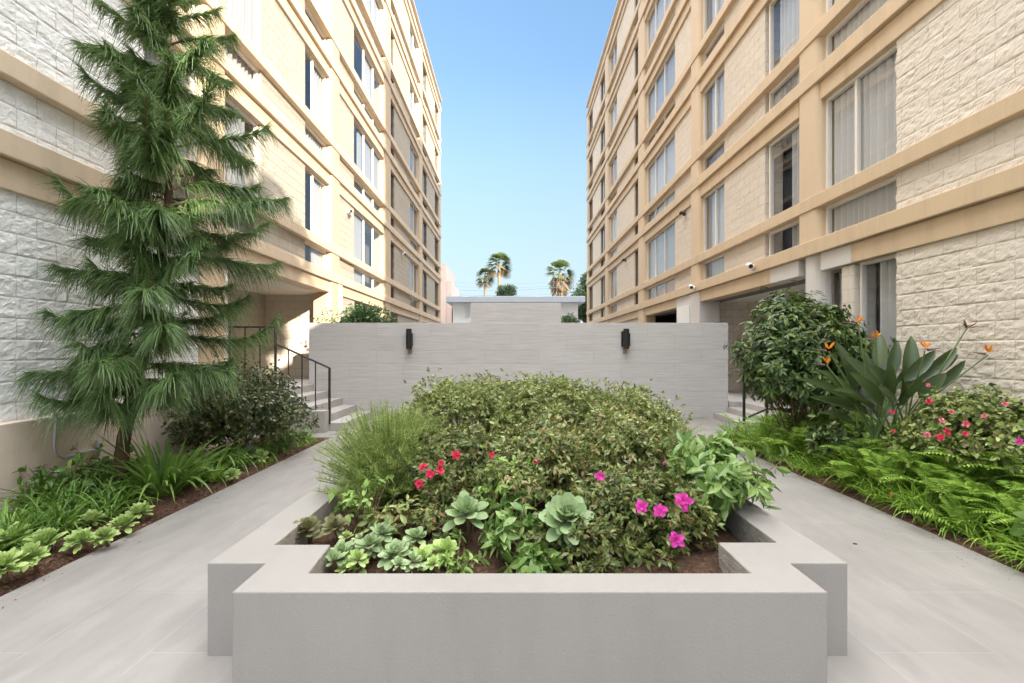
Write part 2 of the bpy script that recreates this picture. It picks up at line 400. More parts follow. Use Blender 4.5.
# the blue pales towards the horizon; bright sky added out of view, overhead and behind, lights the court
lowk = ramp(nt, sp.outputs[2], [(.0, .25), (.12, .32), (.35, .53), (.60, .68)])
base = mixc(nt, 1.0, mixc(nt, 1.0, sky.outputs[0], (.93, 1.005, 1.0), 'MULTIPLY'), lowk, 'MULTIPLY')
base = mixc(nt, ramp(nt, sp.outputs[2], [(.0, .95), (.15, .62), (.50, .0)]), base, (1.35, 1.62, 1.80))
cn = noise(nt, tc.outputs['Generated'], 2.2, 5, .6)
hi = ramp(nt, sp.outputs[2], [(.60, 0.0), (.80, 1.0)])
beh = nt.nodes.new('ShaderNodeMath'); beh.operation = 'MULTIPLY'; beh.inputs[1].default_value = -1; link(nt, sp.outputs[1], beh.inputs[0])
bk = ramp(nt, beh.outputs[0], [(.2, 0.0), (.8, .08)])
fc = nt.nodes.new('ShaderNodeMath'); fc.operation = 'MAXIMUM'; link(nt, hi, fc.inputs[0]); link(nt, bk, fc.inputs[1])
cl = mixc(nt, ramp(nt, cn.outputs[0], [(.35, 0.0), (.65, 1.0)]), (OVERHEAD_FILL * .75, OVERHEAD_FILL * .76, OVERHEAD_FILL * .80), (OVERHEAD_FILL, OVERHEAD_FILL * .985, OVERHEAD_FILL * .95))
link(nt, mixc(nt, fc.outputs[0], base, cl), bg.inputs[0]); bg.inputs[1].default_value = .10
scn.view_settings.view_transform = 'Standard'; scn.view_settings.look = 'None'
scn.view_settings.exposure = 2.45; scn.view_settings.gamma = 1
scn.render.engine = 'CYCLES'
scn.cycles.max_bounces = 8; scn.cycles.diffuse_bounces = 5; scn.cycles.glossy_bounces = 3
scn.cycles.transparent_max_bounces = 12; scn.cycles.transmission_bounces = 3
scn.cycles.caustics_reflective = False; scn.cycles.caustics_refractive = False
scn.cycles.use_denoising = True
scn.cycles.sample_clamp_indirect = 6

# ------------------------------------------------------------------ ground, paths, beds
XL, XR = -3.11, 3.44            # path edges against the beds
g = MB().add([(-900, -900, -.03), (900, -900, -.03), (900, 900, -.03), (-900, 900, -.03)], [(0, 1, 2, 3)])
tag(g.build('ground', M['asphalt']), kind='structure', label='grey ground around and behind the buildings')
g = MB().box(XL, XR, -8, 10.70, -.1, 0)
g.box(-4.62, XL, 8.3, 10.7, -.1, 0).box(XR, 4.9, 8.46, 10.7, -.1, 0)
tag(g.build('path', M['path']), kind='structure', label='grey beige tiled path round the raised planter')

def soil_sheet(name, x0, x1, y0, y1, z, amp, seed, step=.05, slope=0.):
    nx = int((x1 - x0) / step) + 2; ny = int((y1 - y0) / step) + 2
    X, Y = np.meshgrid(np.linspace(x0, x1, nx), np.linspace(y0, y1, ny))
    edge = np.minimum(np.minimum(X - x0, x1 - X), np.minimum(Y - y0, y1 - Y)); ed = np.clip(edge / .12, 0, 1)
    Z = z + ed * (amp * (fnoise(X * 4, Y * 4, seed) - .3) + amp * .5 * fnoise(X * 18, Y * 18, seed + 9)) + slope * np.clip(edge, 0, .5)
    V = np.stack([X, Y, Z], -1).reshape(-1, 3)
    F = [(j * nx + i, j * nx + i + 1, (j + 1) * nx + i + 1, (j + 1) * nx + i) for j in range(ny - 1) for i in range(nx - 1)]
    return MB().add(V, F)
tag(soil_sheet('l', -4.62, XL, -2, 8.3, -.012, .05, 3, .05, .06).build('bed_soil', M['soil'], smooth=True), kind='structure', label='bark mulched soil of the left border')
tag(soil_sheet('r', XR, 4.98, -2, 8.46, -.012, .05, 13, .05, .10).build('bed_soil', M['soil'], smooth=True), kind='structure', label='bark mulched soil of the right border')

def chips(name, regions, n, zf, label, size=.03):
    mb = MB()
    P = []
    for (x0, x1, y0, y1), frac in regions:
        k = int(n * frac); x = rs.uniform(x0, x1, k); y = rs.uniform(y0, y1, k); P.append(np.stack([x, y, zf + rs.uniform(0, .025, k)], -1))
    P = np.concatenate(P); n = len(P)
    a = rs.uniform(0, 2 * np.pi, n)
    D = np.stack([np.cos(a), np.sin(a), rs.normal(0, .25, n)], -1); Nn = np.stack([rs.normal(0, .4, n), rs.normal(0, .4, n), np.ones(n)], -1)
    leaves(mb, T_SMALL, P, D, Nn, rs.uniform(.5, 1.6, n) * size, rs.uniform(.25, .6, n) * size, 0)
    o = mb.build(name, M['chip']); return tag(o, label, 'mulch', kind='stuff')
chips('mulch', [((XL - .55, XL - .01, 2.3, 8.2), 1)], 3800, .0, 'loose bark chips along the edge of the left border')
chips('mulch', [((XR + .01, XR + .5, 3, 8.3), 1)], 3000, .0, 'loose bark chips along the edge of the right border')

lt = MB(); k = 260; sd_ = rs.rand(k) < .5; off = np.abs(rs.normal(0, .16, k)) + .01
lx = np.where(sd_, XL + off, XR - off); ly = rs.uniform(2.0, 8.0, k); a_ = rs.uniform(0, 6.28, k)
leaves(lt, T_SMALL, np.stack([lx, ly, np.full(k, .004)], -1), np.stack([np.cos(a_), np.sin(a_), rs.uniform(0, .15, k)], -1), (0, 0, 1), rs.uniform(.008, .03, k), rs.uniform(.004, .012, k), 0)
tag(lt.build('leaf_litter', M['chip']), 'scattered specks of bark and dry leaf along the path edges', 'leaf litter', kind='stuff')

# ------------------------------------------------------------------ raised planter
H = .456
root = empty('raised_planter', (0, 5, 0), 'long low grey stucco planter with stepped corners in the middle of the path', 'planter')
PB = 7.9
outer = [(-1.208, 2.088), (1.363, 2.088), (1.363, 2.373), (1.647, 2.373), (1.647, PB - .28), (1.363, PB - .28), (1.363, PB), (-1.208, PB), (-1.208, PB - .28), (-1.495, PB - .28), (-1.495, 2.373), (-1.208, 2.373)]
inner = [(-.955, 2.266), (1.12, 2.266), (1.12, 2.63), (1.44, 2.63), (1.44, PB - .5), (1.12, PB - .5), (1.12, PB - .2), (-.955, PB - .2), (-.955, PB - .5), (-1.275, PB - .5), (-1.275, 2.60), (-.975, 2.60)]
mb = MB(); n = len(outer); SZ = .26
rim_o = [(x, y, H) for x, y in outer]; rim_i = [(x, y, H) for x, y in inner]
mb.add(rim_o + rim_i, [(i, (i + 1) % n, n + (i + 1) % n, n + i) for i in range(n)])
mb.add([(x, y, -.05) for x, y in outer] + rim_o, [(i, (i + 1) % n, n + (i + 1) % n, n + i) for i in range(n)])
mb.add([(x, y, SZ) for x, y in inner] + [(x, y, H) for x, y in inner], [((i + 1) % n, i, n + i, n + (i + 1) % n) for i in range(n)], 1)
o = mb.build('planter_wall', [M['planter'], M['planter_in']], root)
wd = o.modifiers.new('weld', 'WELD'); wd.merge_threshold = .0005
b = o.modifiers.new('bevel', 'BEVEL'); b.width = .006; b.segments = 2; b.limit_method = 'ANGLE'; b.angle_limit = R(50)
sx = soil_sheet('p', -1.46, 1.63, 2.22, PB - .1, SZ + .0, .05, 31, .05, .12)
V = sx.V[0]; keep = []
F = sx.F[0]; c = V[F].mean(1)
def inside(c):
    a = (c[:, 0] > -1.285) & (c[:, 0] < 1.45) & (c[:, 1] > 2.59) & (c[:, 1] < PB - .49)
    b_ = (c[:, 0] > -.985) & (c[:, 0] < 1.15) & (c[:, 1] > 2.24) & (c[:, 1] < PB - .19)
    return a | b_
sx.F[0] = F[inside(c)]; sx.MI[0] = sx.MI[0][inside(c)]
sx.build('planting_soil', M['soil'], root, smooth=True)
chips('mulch', [((-.9, 1.08, 2.3, 2.7), .45), ((-1.2, 1.4, 2.65, 3.5), .55)], 4200, SZ + .03, 'loose bark chips in the raised planter', .026)

# ------------------------------------------------------------------ apartment buildings
def displaced_wall(side, Xf, y0, y1, z0, z1, seed, step=.02, amp=.021):
    ny = int(round((y1 - y0) / step)) + 1; nz = int(round((z1 - z0) / step)) + 1
    Y, Z = np.meshgrid(np.linspace(y0, y1, ny), np.linspace(z0, z1, nz))
    row = np.floor(Z / .2); fy = (Y / .4 + .5 * (row % 2)) % 1; fz = (Z / .2) % 1
    br = np.floor(Y / .4 + .5 * (row % 2))
    dist = np.minimum(np.minimum(fy, 1 - fy) * .4, np.minimum(fz, 1 - fz) * .2)
    pil = .55 + .45 * np.clip(dist / .014, 0, 1) ** .5
    bh = np.random.RandomState(seed).rand(512, 512)[(row.astype(int)) % 512, (br.astype(int)) % 512]
    # angular chipped faces: ridged noise stretched along the courses
    r1 = 1 - np.abs(fnoise(Y * 6 + bh * 20, Z * 11 + bh * 9, seed, 4) * 2 - 1)
    r2 = fnoise(Y * 2.5, Z * 5, seed + 5, 3); r3 = fnoise(Y * 13, Z * 19, seed + 7, 4, .7)
    d = pil * (amp * (.22 + .18 * bh + .75 * (r1 - .6) + .5 * (r2 - .5) + .7 * (r3 - .5)))
    ed = np.minimum(Y - y0, y1 - Y); Yj = Y + np.where(ed < .001, (r3 - .6) * .05, 0)
    Xs = side * (Xf - d)
    V = np.stack([Xs, Yj, Z], -1).reshape(-1, 3)
    idx = np.arange(ny * nz).reshape(nz, ny)
    F = np.stack([idx[:-1, :-1], idx[:-1, 1:], idx[1:, 1:], idx[1:, :-1]], -1).reshape(-1, 4)
    if side > 0: F = F[:, ::-1]
    mb = MB().add(V, F)
    # returns at both ends
    for j, e in ((0, y0), (ny - 1, y1)):
        a = np.stack([Xs[:, j], Yj[:, j], Z[:, j]], -1); b_ = a.copy(); b_[:, 0] = side * (Xf + .35)
        VV = np.concatenate([a, b_]); k = nz
        FF = np.array([(i, i + 1, k + i + 1, k + i) for i in range(k - 1)]); mb.add(VV, FF)
    return mb

def column_prism(side, Xc, y0, y1, z0, z1, depth=.45, r=.11):
    pts = []
    x0 = Xc; x1 = Xc + depth
    for k in range(5):
        a = math.pi / 2 * k / 4; pts.append((x0 + r - r * math.cos(a), y0 + r - r * math.sin(a)))
    pts += [(x1, y0), (x1, y1)]
    for k in range(5):
        a = math.pi / 2 * (1 - k / 4); pts.append((x0 + r - r * math.cos(a), y1 - r + r * math.sin(a)))
    return MB().prism([(side * x, y) for x, y in pts], z0, z1)

win_cache = {}
def window_meshes(side, w_, h_, mull, cur, dark, key):
    """window seen from the court: frame lies in x 0..0.06 behind the opening face, y 0..w, z 0..h"""
    k = (side, round(w_, 2), round(h_, 2), mull, cur, dark, key)
    if k in win_cache: return win_cache[k]
    s = side; f = MB(); t = .045
    f.box(0, s * .07, 0, t, 0, h_); f.box(0, s * .07, w_ - t, w_, 0, h_); f.box(0, s * .07, t, w_ - t, 0, t); f.box(0, s * .07, t, w_ - t, h_ - t, h_)
    for i, q in enumerate(mull): f.box(s * .006, s * .06, w_ * q - .025, w_ * q + .025, t + .002, h_ - t - .002)
    # sliding sash inner rim, set further back
    fo = f.build('window', M['frame_d'] if dark else M['frame_w'])
    p = MB(); p.add([(s * .035, t, t), (s * .035, w_ - t, t), (s * .035, w_ - t, h_ - t), (s * .035, t, h_ - t)], [(0, 1, 2, 3) if s < 0 else (3, 2, 1, 0)])
    po = p.build('pane', M['glass']); po.parent = fo
    co = None
    if cur:
        c = MB(); 
        lo, hi = cur[0] * w_ + .02, cur[1] * w_ - .02
        nn = max(8, int((hi - lo) / .018)); yy = np.linspace(lo, hi, nn)
        xx = s * (.115 + .030 * np.sin(yy * 2 * np.pi / .13 + 1.2 * np.sin(yy * 7)))
        V = [(x, y, z) for z in (.01, h_ - .01) for x, y in zip(xx, yy)]
        c.add(V, [(i, i + 1, nn + i + 1, nn + i) for i in range(nn - 1)])
        co = c.build('curtain', M[cur[2]], smooth=True); co.parent = fo
    win_cache[k] = (fo, True); return win_cache[k]
used_win = set()
def place_window(side, X, y0, y1, z0, z1, root, mull=(.5,), cur=None, dark=False, key=0, label=None):
    fo, _ = window_meshes(side, y1 - y0, z1 - z0, tuple(mull), cur, dark, key)
    if fo.name in used_win: o = copy_tree(fo)
    else: o = fo; used_win.add(fo.name)
    o.parent = root
    o.location = np.array((side * X, y0, z0)) - np.array(root.location)
    if label: o['label'] = label
    return o

def building(side, Xp, z1, yn, yf, cols, wins, walls, label, near_wall_to, ground):
    s = side; root = empty('apartment_building', (s * (Xp + 4), 16, 0), label, 'building')
    ST = 2.75; NF = 5
    slab = [z1 + ST * i for i in range(NF + 1)]; top = slab[-1] + .66
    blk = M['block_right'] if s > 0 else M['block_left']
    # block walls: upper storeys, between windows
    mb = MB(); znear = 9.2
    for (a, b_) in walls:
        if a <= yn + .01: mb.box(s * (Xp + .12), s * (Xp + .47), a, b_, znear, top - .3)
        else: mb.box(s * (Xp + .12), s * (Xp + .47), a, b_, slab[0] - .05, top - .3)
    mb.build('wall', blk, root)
    near = [q for q in walls if q[0] <= yn + .01][0]
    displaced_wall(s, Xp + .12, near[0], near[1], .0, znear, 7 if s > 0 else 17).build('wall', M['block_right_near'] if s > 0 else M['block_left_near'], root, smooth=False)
    # parapet and ends
    mb = MB().box(s * (Xp + .1), s * (Xp + .4), yn, yf, slab[-1] + .22, top); mb.build('parapet', M['band_pale'], root, bevel=.01)
    mb = MB().box(s * (Xp - .03), s * (Xp + .5), yn - .02, yf + .03, top, top + .09); mb.build('roof_coping', M['band_pale'], root, bevel=.01)
    mb = MB().box(s * (Xp + .42), s * (Xp + 12), yn + .3, yf - .3, top - .8, top - .5); mb.build('roof', M['asphalt'], root)
    # dim rooms behind the openings
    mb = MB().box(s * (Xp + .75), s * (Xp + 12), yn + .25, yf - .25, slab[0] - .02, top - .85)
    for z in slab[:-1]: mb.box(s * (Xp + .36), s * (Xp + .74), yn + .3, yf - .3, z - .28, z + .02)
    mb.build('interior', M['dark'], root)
    mb = MB().box(s * (Xp + .14), s * (Xp + 12), yf - .22, yf - .02, 0, top - .3)
    mb.box(s * (Xp + .14), s * (Xp + 12), yn + .02, yn + .22, 0, top - .3)
    mb.build('end_wall', M['block_cross'], root)
    for i, z in enumerate(slab):
        MB().box(s * Xp, s * (Xp + .33), yn, yf, z, z + .235).build('slab_band', M['band' if s > 0 else 'band_left'], root, bevel=.012)
        if i < NF:
            MB().box(s * (Xp + .012), s * (Xp + .33), yn + .01, yf - .01, z + .74, z + .955).build('sill_band', M['band' if s > 0 else 'band_left'], root, bevel=.012)
        if i == 0:
            for (a, b_, grey) in ground['header']:
                MB().box(s * (Xp + .07), s * (Xp + .37), a, b_, z - .285, z - .003).build('header', M['column_grey' if grey else ('band' if s > 0 else 'band_left')], root, bevel=.01)
        else:
            ys = [yn] + [q for c in cols for q in c] + [yf]
            for a, b_ in zip(ys[0::2], ys[1::2]):
                if b_ - a > .1: MB().box(s * (Xp + .07), s * (Xp + .35), a + .003, b_ - .003, z - .285, z - .003).build('header', M['band' if s > 0 else 'band_left'], root, bevel=.01)
    for j, (a, b_) in enumerate(cols):
        zc = slab[0] + .1 if j in ground['grey_cols'] else 0
        column_prism(s, Xp + .035, a, b_, zc, top - .31).build('column', M['column'], root, smooth=False)
        if zc: 
            if s > 0 and j == 0:
                cy = (a + b_) / 2; an = np.linspace(0, 2 * np.pi, 24, endpoint=False)
                MB().prism([(s * (Xp + .33) + .27 * math.cos(t), cy + .27 * math.sin(t)) for t in an], 0, slab[0] - .002).build('column', M['column_grey'], root, smooth=False)
            else:
                MB().box(s * (Xp + .04), s * (Xp + .6), a, b_, 0, slab[0] - .004).build('column', M['column_grey'], root, bevel=.02)
    for i in range(NF):
        z = slab[i]
        for j, (a, b_, mull, cur, dark) in enumerate(wins):
            place_window(s, Xp + .165, a, b_, z + .955, z + ST - .285, root, mull, cur[(i * 3 + j) % len(cur)], dark)
            place_window(s, Xp + .165, a, b_, z + .235, z + .74, root, mull if b_ - a > 2 else (), cur[(i + j) % len(cur)], dark, 1)
    return root, slab, top

cu = [(0, 1, 'curtain'), (0, .62, 'curtain_tan'), (.2, 1, 'curtain'), (0, 1, 'curtain_grey'), (0, .8, 'curtain'), (.1, 1, 'curtain_tan')]
cu2 = [(0, .86, 'curtain'), (0, .5, 'curtain_grey'), (0, 1, 'curtain_grey'), (.3, 1, 'curtain')]
right_root, slabR, topR = building(1, 4.88, 3.055, 2.0, 31.9,
    [(7.78, 8.36), (12.75, 13.38), (18.1, 18.95), (24.9, 25.7), (31.3, 31.88)],
    [(6.29, 7.78, (.55,), [(0, 1, 'curtain'), (0, 1, 'curtain')], False), (8.36, 9.5, (), cu2, False), (11.4, 12.75, (.45,), [cu[1], cu[3], cu[4]], False),
     (14.85, 18.1, (.36, .68), cu, False), (18.95, 19.76, (), cu, True), (23.05, 24.9, (.5,), cu, False), (25.7, 27.3, (.5,), cu, True), (30.0, 31.3, (.5,), cu, True)],
    [(2.0, 6.29), (9.56, 11.4), (13.38, 14.85), (19.76, 23.05), (27.3, 30.0)],
    'six storey cream block building with tan bands on the right of the court', 6.29,
    dict(grey_cols=(0, 1), header=[(2.0, 7.07, False), (7.07, 7.77, True), (8.37, 9.3, True), (9.3, 12.74, False), (13.39, 14.6, True), (14.6, 18.0, False), (18.96, 24.8, False), (25.8, 31.2, False)]))
cl = [(0, .7, 'blind_pale'), (.25, 1, 'blind_grey'), (0, 1, 'blind_pale'), (0, .45, 'blind_grey'), (.4, .8, 'blind_pale')]
cl2 = [(0, 1, 'blind_pale'), (0, .5, 'blind_grey'), (.45, 1, 'blind_pale')]
left_root, slabL, topL = building(-1, 4.60, 3.27, -1.0, 31.6,
    [(7.3, 7.9), (12.4, 13.1), (17.7, 18.6), (24.4, 25.2), (31.0, 31.58)],
    [(6.2, 7.3, (), cl2, False), (7.9, 9.1, (), [(0, 1, 'blind_pale'), (0, .8, 'blind_grey')], False), (11.04, 12.4, (.42,), cl2, False),
     (14.45, 17.7, (.36, .68), cl, False), (18.6, 19.4, (), cl, True), (22.4, 24.4, (.5,), cl, False), (25.2, 26.8, (.5,), cl, True), (29.6, 31.0, (.5,), cl, True)],
    [(-1.0, 6.2), (9.1, 11.04), (13.1, 14.45), (19.4, 22.4), (26.8, 29.6)],
    'six storey cream block building with tan bands on the left, sunlit above', 6.2,
    dict(grey_cols=(), header=[(-1.0, 7.29, False), (7.91, 12.39, False), (13.11, 17.6, False), (18.7, 24.3, False), (25.3, 30.9, False)]))

# ground floor, left building
z1 = slabL[0]; s = -1
mb = MB(); mb.box(-4.585, -4.75, -1, 7.62, -.03, .83); mb.build('plinth', M['plaster'], left_root, bevel=.006)
mb = MB(); mb.box(-4.73, -5.05, 6.205, 7.3, .83, z1 - .29); mb.build('wall', M['block_left_near'], left_root)
MB().box(-4.62, -6.9, 12.95, 13.2, 0, z1 - .01).build('recess_wall', M['block_cross'], left_root); MB().box(-4.64, -6.9, 7.62, 7.9, 0, z1 - .3).build('recess_wall', M['block_cross'], left_root)
mb = MB(); mb.box(-6.60, -6.9, 7.9, 12.95, 0, z1 - .3); mb.build('recess_side_wall', M['block_left'], left_root)
mb = MB(); mb.box(-4.98, -6.9, 7.9, 12.95, z1 - .3, z1 - .1); mb.build('ceiling', M['soffit'], left_root)
mb = MB(); mb.box(-4.72, -5.2, 13.2, 14.5, 0, z1 - .29).box(-4.72, -5.2, 20, 31.3, 0, z1 - .29); mb.build('wall', M['block_left'], left_root)
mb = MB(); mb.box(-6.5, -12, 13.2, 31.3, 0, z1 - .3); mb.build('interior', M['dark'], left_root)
# ground floor, right building
z1r = slabR[0]
mb = MB(); mb.box(5.0, 5.36, 7.10, 7.36, 0, z1r - .29); mb.build('pier', M['block_right_near'], right_root, bevel=.03)
place_window(1, 5.08, 6.29, 7.07, .55, z1r - .285, right_root, (), (0, .75, 'curtain'), False, 7, 'tall ground floor window with hanging vertical blinds')
place_window(1, 5.14, 7.37, 7.77, .95, z1r - .285, right_root, (), (0, 1, 'curtain_grey'), True, 8)
mb = MB(); mb.box(5.0, 5.3, 6.29, 7.09, 0, .55); mb.build('wall', M['block_right'], right_root)
mb = MB(); mb.box(5.6, 9, 2.3, 8.0, 0, z1r - .01); mb.build('interior', M['dark'], right_root)
MB().box(5.2, 9.2, 13.15, 13.4, 0, z1r - .01).build('recess_wall', M['block_cross'], right_root); MB().box(5.3, 9.2, 8.0, 8.3, 0, z1r - .29).build('recess_wall', M['block_cross'], right_root)
mb = MB(); mb.box(9.0, 9.3, 8.3, 13.15, 0, z1r - .3); mb.build('recess_side_wall', M['block_right'], right_root)
mb = MB(); mb.box(5.22, 9.2, 8.3, 13.15, z1r - .27, z1r - .1); mb.build('ceiling', M['soffit'], right_root)
mb = MB(); an = np.linspace(0, 2 * np.pi, 20, endpoint=False); mb.prism([(6.15 + .13 * math.cos(t), 11.2 + .13 * math.sin(t)) for t in an], z1r - .33, z1r - .271)
mb.build('ceiling_light', M['metal_black'], right_root)
mb = MB(); mb.box(4.90, 5.1, 13.4, 14.4, 0, z1r - .29); mb.build('wall', M['white'], right_root)
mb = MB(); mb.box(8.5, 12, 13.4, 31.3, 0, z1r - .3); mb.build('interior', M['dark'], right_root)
mb = MB(); mb.box(5.0, 5.3, 19, 31.3, 0, z1r - .29); mb.build('wall', M['block_right'], right_root)

# ------------------------------------------------------------------ steps and landings
def steps(name, s, xs, y0, y1, rise, n, run, xl, label, cheek):
    root = empty(name, (s * xs, y0, 0), label, 'steps')
    for k in range(n):
        x0 = xs + run * k; x1 = xl if k == n - 1 else xs + run * (k + 1)
        MB().box(s * x0, s * (x1 + .0), y0 + .18, y1, 0, rise * (k + 1)).build('step', M['concrete'], root, bevel=.008)
    MB().box(s * (xs + .3), s * cheek, y0 - .02, y0 + .178, 0, rise * 2.6).build('cheek_wall', M['concrete'], root, bevel=.008)
    return root
steps('entrance_steps', -1, 3.1, 8.82, 10.68, .15, 5, .32, 6.6, 'concrete steps climbing left behind the railing to the shaded doorway', 5.2)
steps('entrance_steps', 1, 4.45, 8.95, 10.68, .12, 3, .30, 9.0, 'concrete steps rising right, half hidden by the round glossy shrub', 6.4)
MB_ = MB().box(-4.5, -6.6, 10.69, 12.94, 0, .75); tag(MB_.build('landing', M['concrete']), kind='structure', label='concrete landing inside the left doorway')
MB_ = MB().box(4.8, 9, 10.69, 13.1, 0, .36); tag(MB_.build('landing', M['concrete']), kind='structure', label='concrete landing inside the right doorway')

# railings
def bar(mb, a, b_, r=.016):
    a = np.array(a, float); b_ = np.array(b_, float); mb.tube([a, (a + b_) / 2, b_], r, 6)
rl = empty('handrail', (-4.2, 9, 0), 'brown metal handrail stepping down beside the left steps', 'railing')
Y9 = 9.0; px = lambda u, Y=9.0: (u - 512) * Y / 484; pz = lambda v, Y=9.0: 1.5 - (v - 350) * Y / 484
def at(u, v, Y): return (px(u, Y), Y, pz(v, Y))
m_ = MB(); bar(m_, at(329.5, 368, Y9), at(275.5, 343.5, Y9), .02); bar(m_, at(275.5, 327, Y9), at(206, 327, Y9), .02); m_.build('top_rail', M['rail'], rl)
m_ = MB(); bar(m_, at(329.5, 417.5, Y9), at(275.5, 392, Y9)); bar(m_, at(275.5, 384, Y9), at(206, 384, Y9)); m_.build('bottom_rail', M['rail'], rl)
m_ = MB(); bar(m_, at(329.5, 368, Y9), at(329.5, 424, Y9), .024); m_.build('post', M['rail'], rl)
m_ = MB(); bar(m_, at(275.5, 326, Y9), at(275.5, 396, Y9), .024); m_.build('post', M['rail'], rl)
for u in (315.5, 302, 288.5):
    m_ = MB(); v = 343.5 + (u - 275.5) * 24.5 / 54; bar(m_, at(u, v, Y9), at(u, v + 49, Y9), .011); m_.build('baluster', M['rail'], rl)
for u in (260, 245, 230, 215):
    m_ = MB(); bar(m_, at(u, 327, Y9), at(u, 386, Y9), .013); m_.build('baluster', M['rail'], rl)
rr = empty('handrail', (4.6, 9, 0), 'black metal handrail partly hidden under the round glossy shrub', 'railing')
m_ = MB(); bar(m_, at(744, 366, Y9), at(767, 352, Y9), .022); bar(m_, at(767, 352, Y9), at(870, 352, Y9), .022); m_.build('top_rail', M['metal_black'], rr)
m_ = MB(); bar(m_, at(744, 419, Y9), at(767, 409, Y9), .02); bar(m_, at(767, 409, Y9), at(870, 409, Y9), .018); m_.build('bottom_rail', M['metal_black'], rr)
for u, v0, v1 in ((744, 366, 424), (767, 352, 419), (870, 352, 419)):
    m_ = MB(); bar(m_, at(u, v0, Y9), at(u, v1, Y9), .026); m_.build('post', M['metal_black'], rr)
for k in range(7):
    u = 779 + 12.5 * k; m_ = MB(); bar(m_, at(u, 352, Y9), at(u, 410, Y9), .011); m_.build('baluster', M['metal_black'], rr)

# ------------------------------------------------------------------ end wall, tower block behind it, lamps
mb = MB().box(-4.49, 4.78, 10.7, 10.95, -.02, 2.10)
o = mb.build('garden_wall', M['endwall'], bevel=.004); tag(o, 'wide grey wood grained tile wall closing the court behind the planter', 'wall')
mb = MB().box(-.98, 1.16, 11.5, 13.2, -.02, 2.62)
o = mb.build('utility_enclosure', M['endwall'], bevel=.004); tag(o, 'taller grey tiled block rising behind the middle of the garden wall', 'enclosure')
def lamp(u, label):
    Y = 10.7; x = px(u, Y); zt = pz(329, Y); zb = pz(349, Y)
    r = empty('wall_lamp', (x, Y, (zt + zb) / 2), label, 'wall lamp', 'black lamps on the garden wall')
    an = np.linspace(0, 2 * np.pi, 20, endpoint=False)
    MB().prism([(x + .062 * math.cos(t), Y - .12 + .062 * math.sin(t)) for t in an], zb, zt).build('lamp_body', M['metal_black'], r)
    MB().box(x - .085, x + .04, Y - .03, Y - .001, zb + .05, zt - .05).build('mounting_plate', M['metal_black'], r)
    MB().box(x + .05, x + .078, Y - .16, Y - .06, zb + .06, zt - .1).build('side_fin', M['metal_black'], r)
    MB().add([(x - .05, Y - .002, zb - .12), (x + .05, Y - .002, zb - .1), (x + .045, Y - .002, zb + .05), (x - .045, Y - .002, zb + .05)], [(0, 1, 2, 3)]).build('rust_stain', M['rust'], r)
lamp(410, 'black cylinder wall lamp on the left part of the garden wall')
lamp(625, 'black cylinder wall lamp on the right part of the garden wall')

# security cameras and small fittings on the facades
def sec_cam(x, y, z, s, label, L=.22, col='white_plastic'):
    r = empty('security_camera', (x, y, z), label, 'security camera')
    an = np.linspace(0, 2 * np.pi, 16, endpoint=False)
    MB().tube([(x, y, z), (x - s * .05, y, z)], .055, 14).build('base', M[col], r)
    MB().tube([(x - s * .05, y, z), (x - s * .09, y - .03, z + .02), (x - s * .11, y - .07, z + .03)], .018, 8).build('arm', M[col], r)
    MB().tube([(x - s * .08, y + .06, z + .05), (x - s * .12, y - L * .5, z + .02), (x - s * .16, y - L, z - .02)], [.045, .05, .048], 14).build('housing', M[col], r, smooth=False)
    MB().tube([(x - s * .16, y - L, z - .02), (x - s * .165, y - L - .02, z - .024)], .038, 14).build('lens', M['metal_black'], r)
sec_cam(4.86, 9.75, 3.17, 1, 'white bullet security camera on the right facade nearest the grey column')
sec_cam(4.86, 12.9, 3.16, 1, 'white bullet security camera over the white column beside the wall end')
sec_cam(-4.70, 13.9, 5.45, -1, 'small white security camera high on the sunlit left facade')
sec_cam(4.98, 13.95, 5.42, 1, 'small dark camera under the second tan band of the right facade', .13, 'rail')
sec_cam(4.98, 21.2, 5.42, 1, 'tiny dark camera far along the right facade', .13, 'rail')
sec_cam(-4.70, 20.7, 5.6, -1, 'tiny pale camera far along the left facade', .13)

# conduit on the left plinth
mb = MB(); Yc = 4.6
def cp(u, v): 
    # on wall plane x=-4.56
    Y = -4.56 * 484 / (u - 512); return (-4.56, Y, pz(v, Y))
pts = [cp(52, 388), cp(52, 405), cp(56, 418), cp(55, 432), cp(54, 448), cp(57, 456), cp(64, 458), cp(80, 453), cp(98, 449)]
mb.tube(pts, .013, 8); mb.tube([cp(98, 440), cp(98, 456)], .02, 8); mb.tube([cp(49, 387), cp(55, 388)], .02, 6)
tag(mb.build('conduit', M['galv'], smooth=True), 'thin galvanised pipe bent in a U on the tan plinth beside the conifer', 'pipe')

# ------------------------------------------------------------------ plants
def stems(mb, c, h, n, spread, r=.008, mi=0, sd=0):
    q = random.Random(sd)
    for i in range(n):
        a = q.uniform(0, 6.28); d = spread * q.uniform(.3, 1)
        p0 = np.array(c) + (math.cos(a) * .04, math.sin(a) * .04, 0)
        p2 = np.array(c) + (math.cos(a) * d, math.sin(a) * d, h * q.uniform(.6, .95))
        p1 = (p0 + p2) / 2 + (0, 0, .05); p1[:2] -= (p2[:2] - p0[:2]) * .2
        mb.tube([p0, p1, p2], [r, r * .8, r * .4], 5, mi, False)

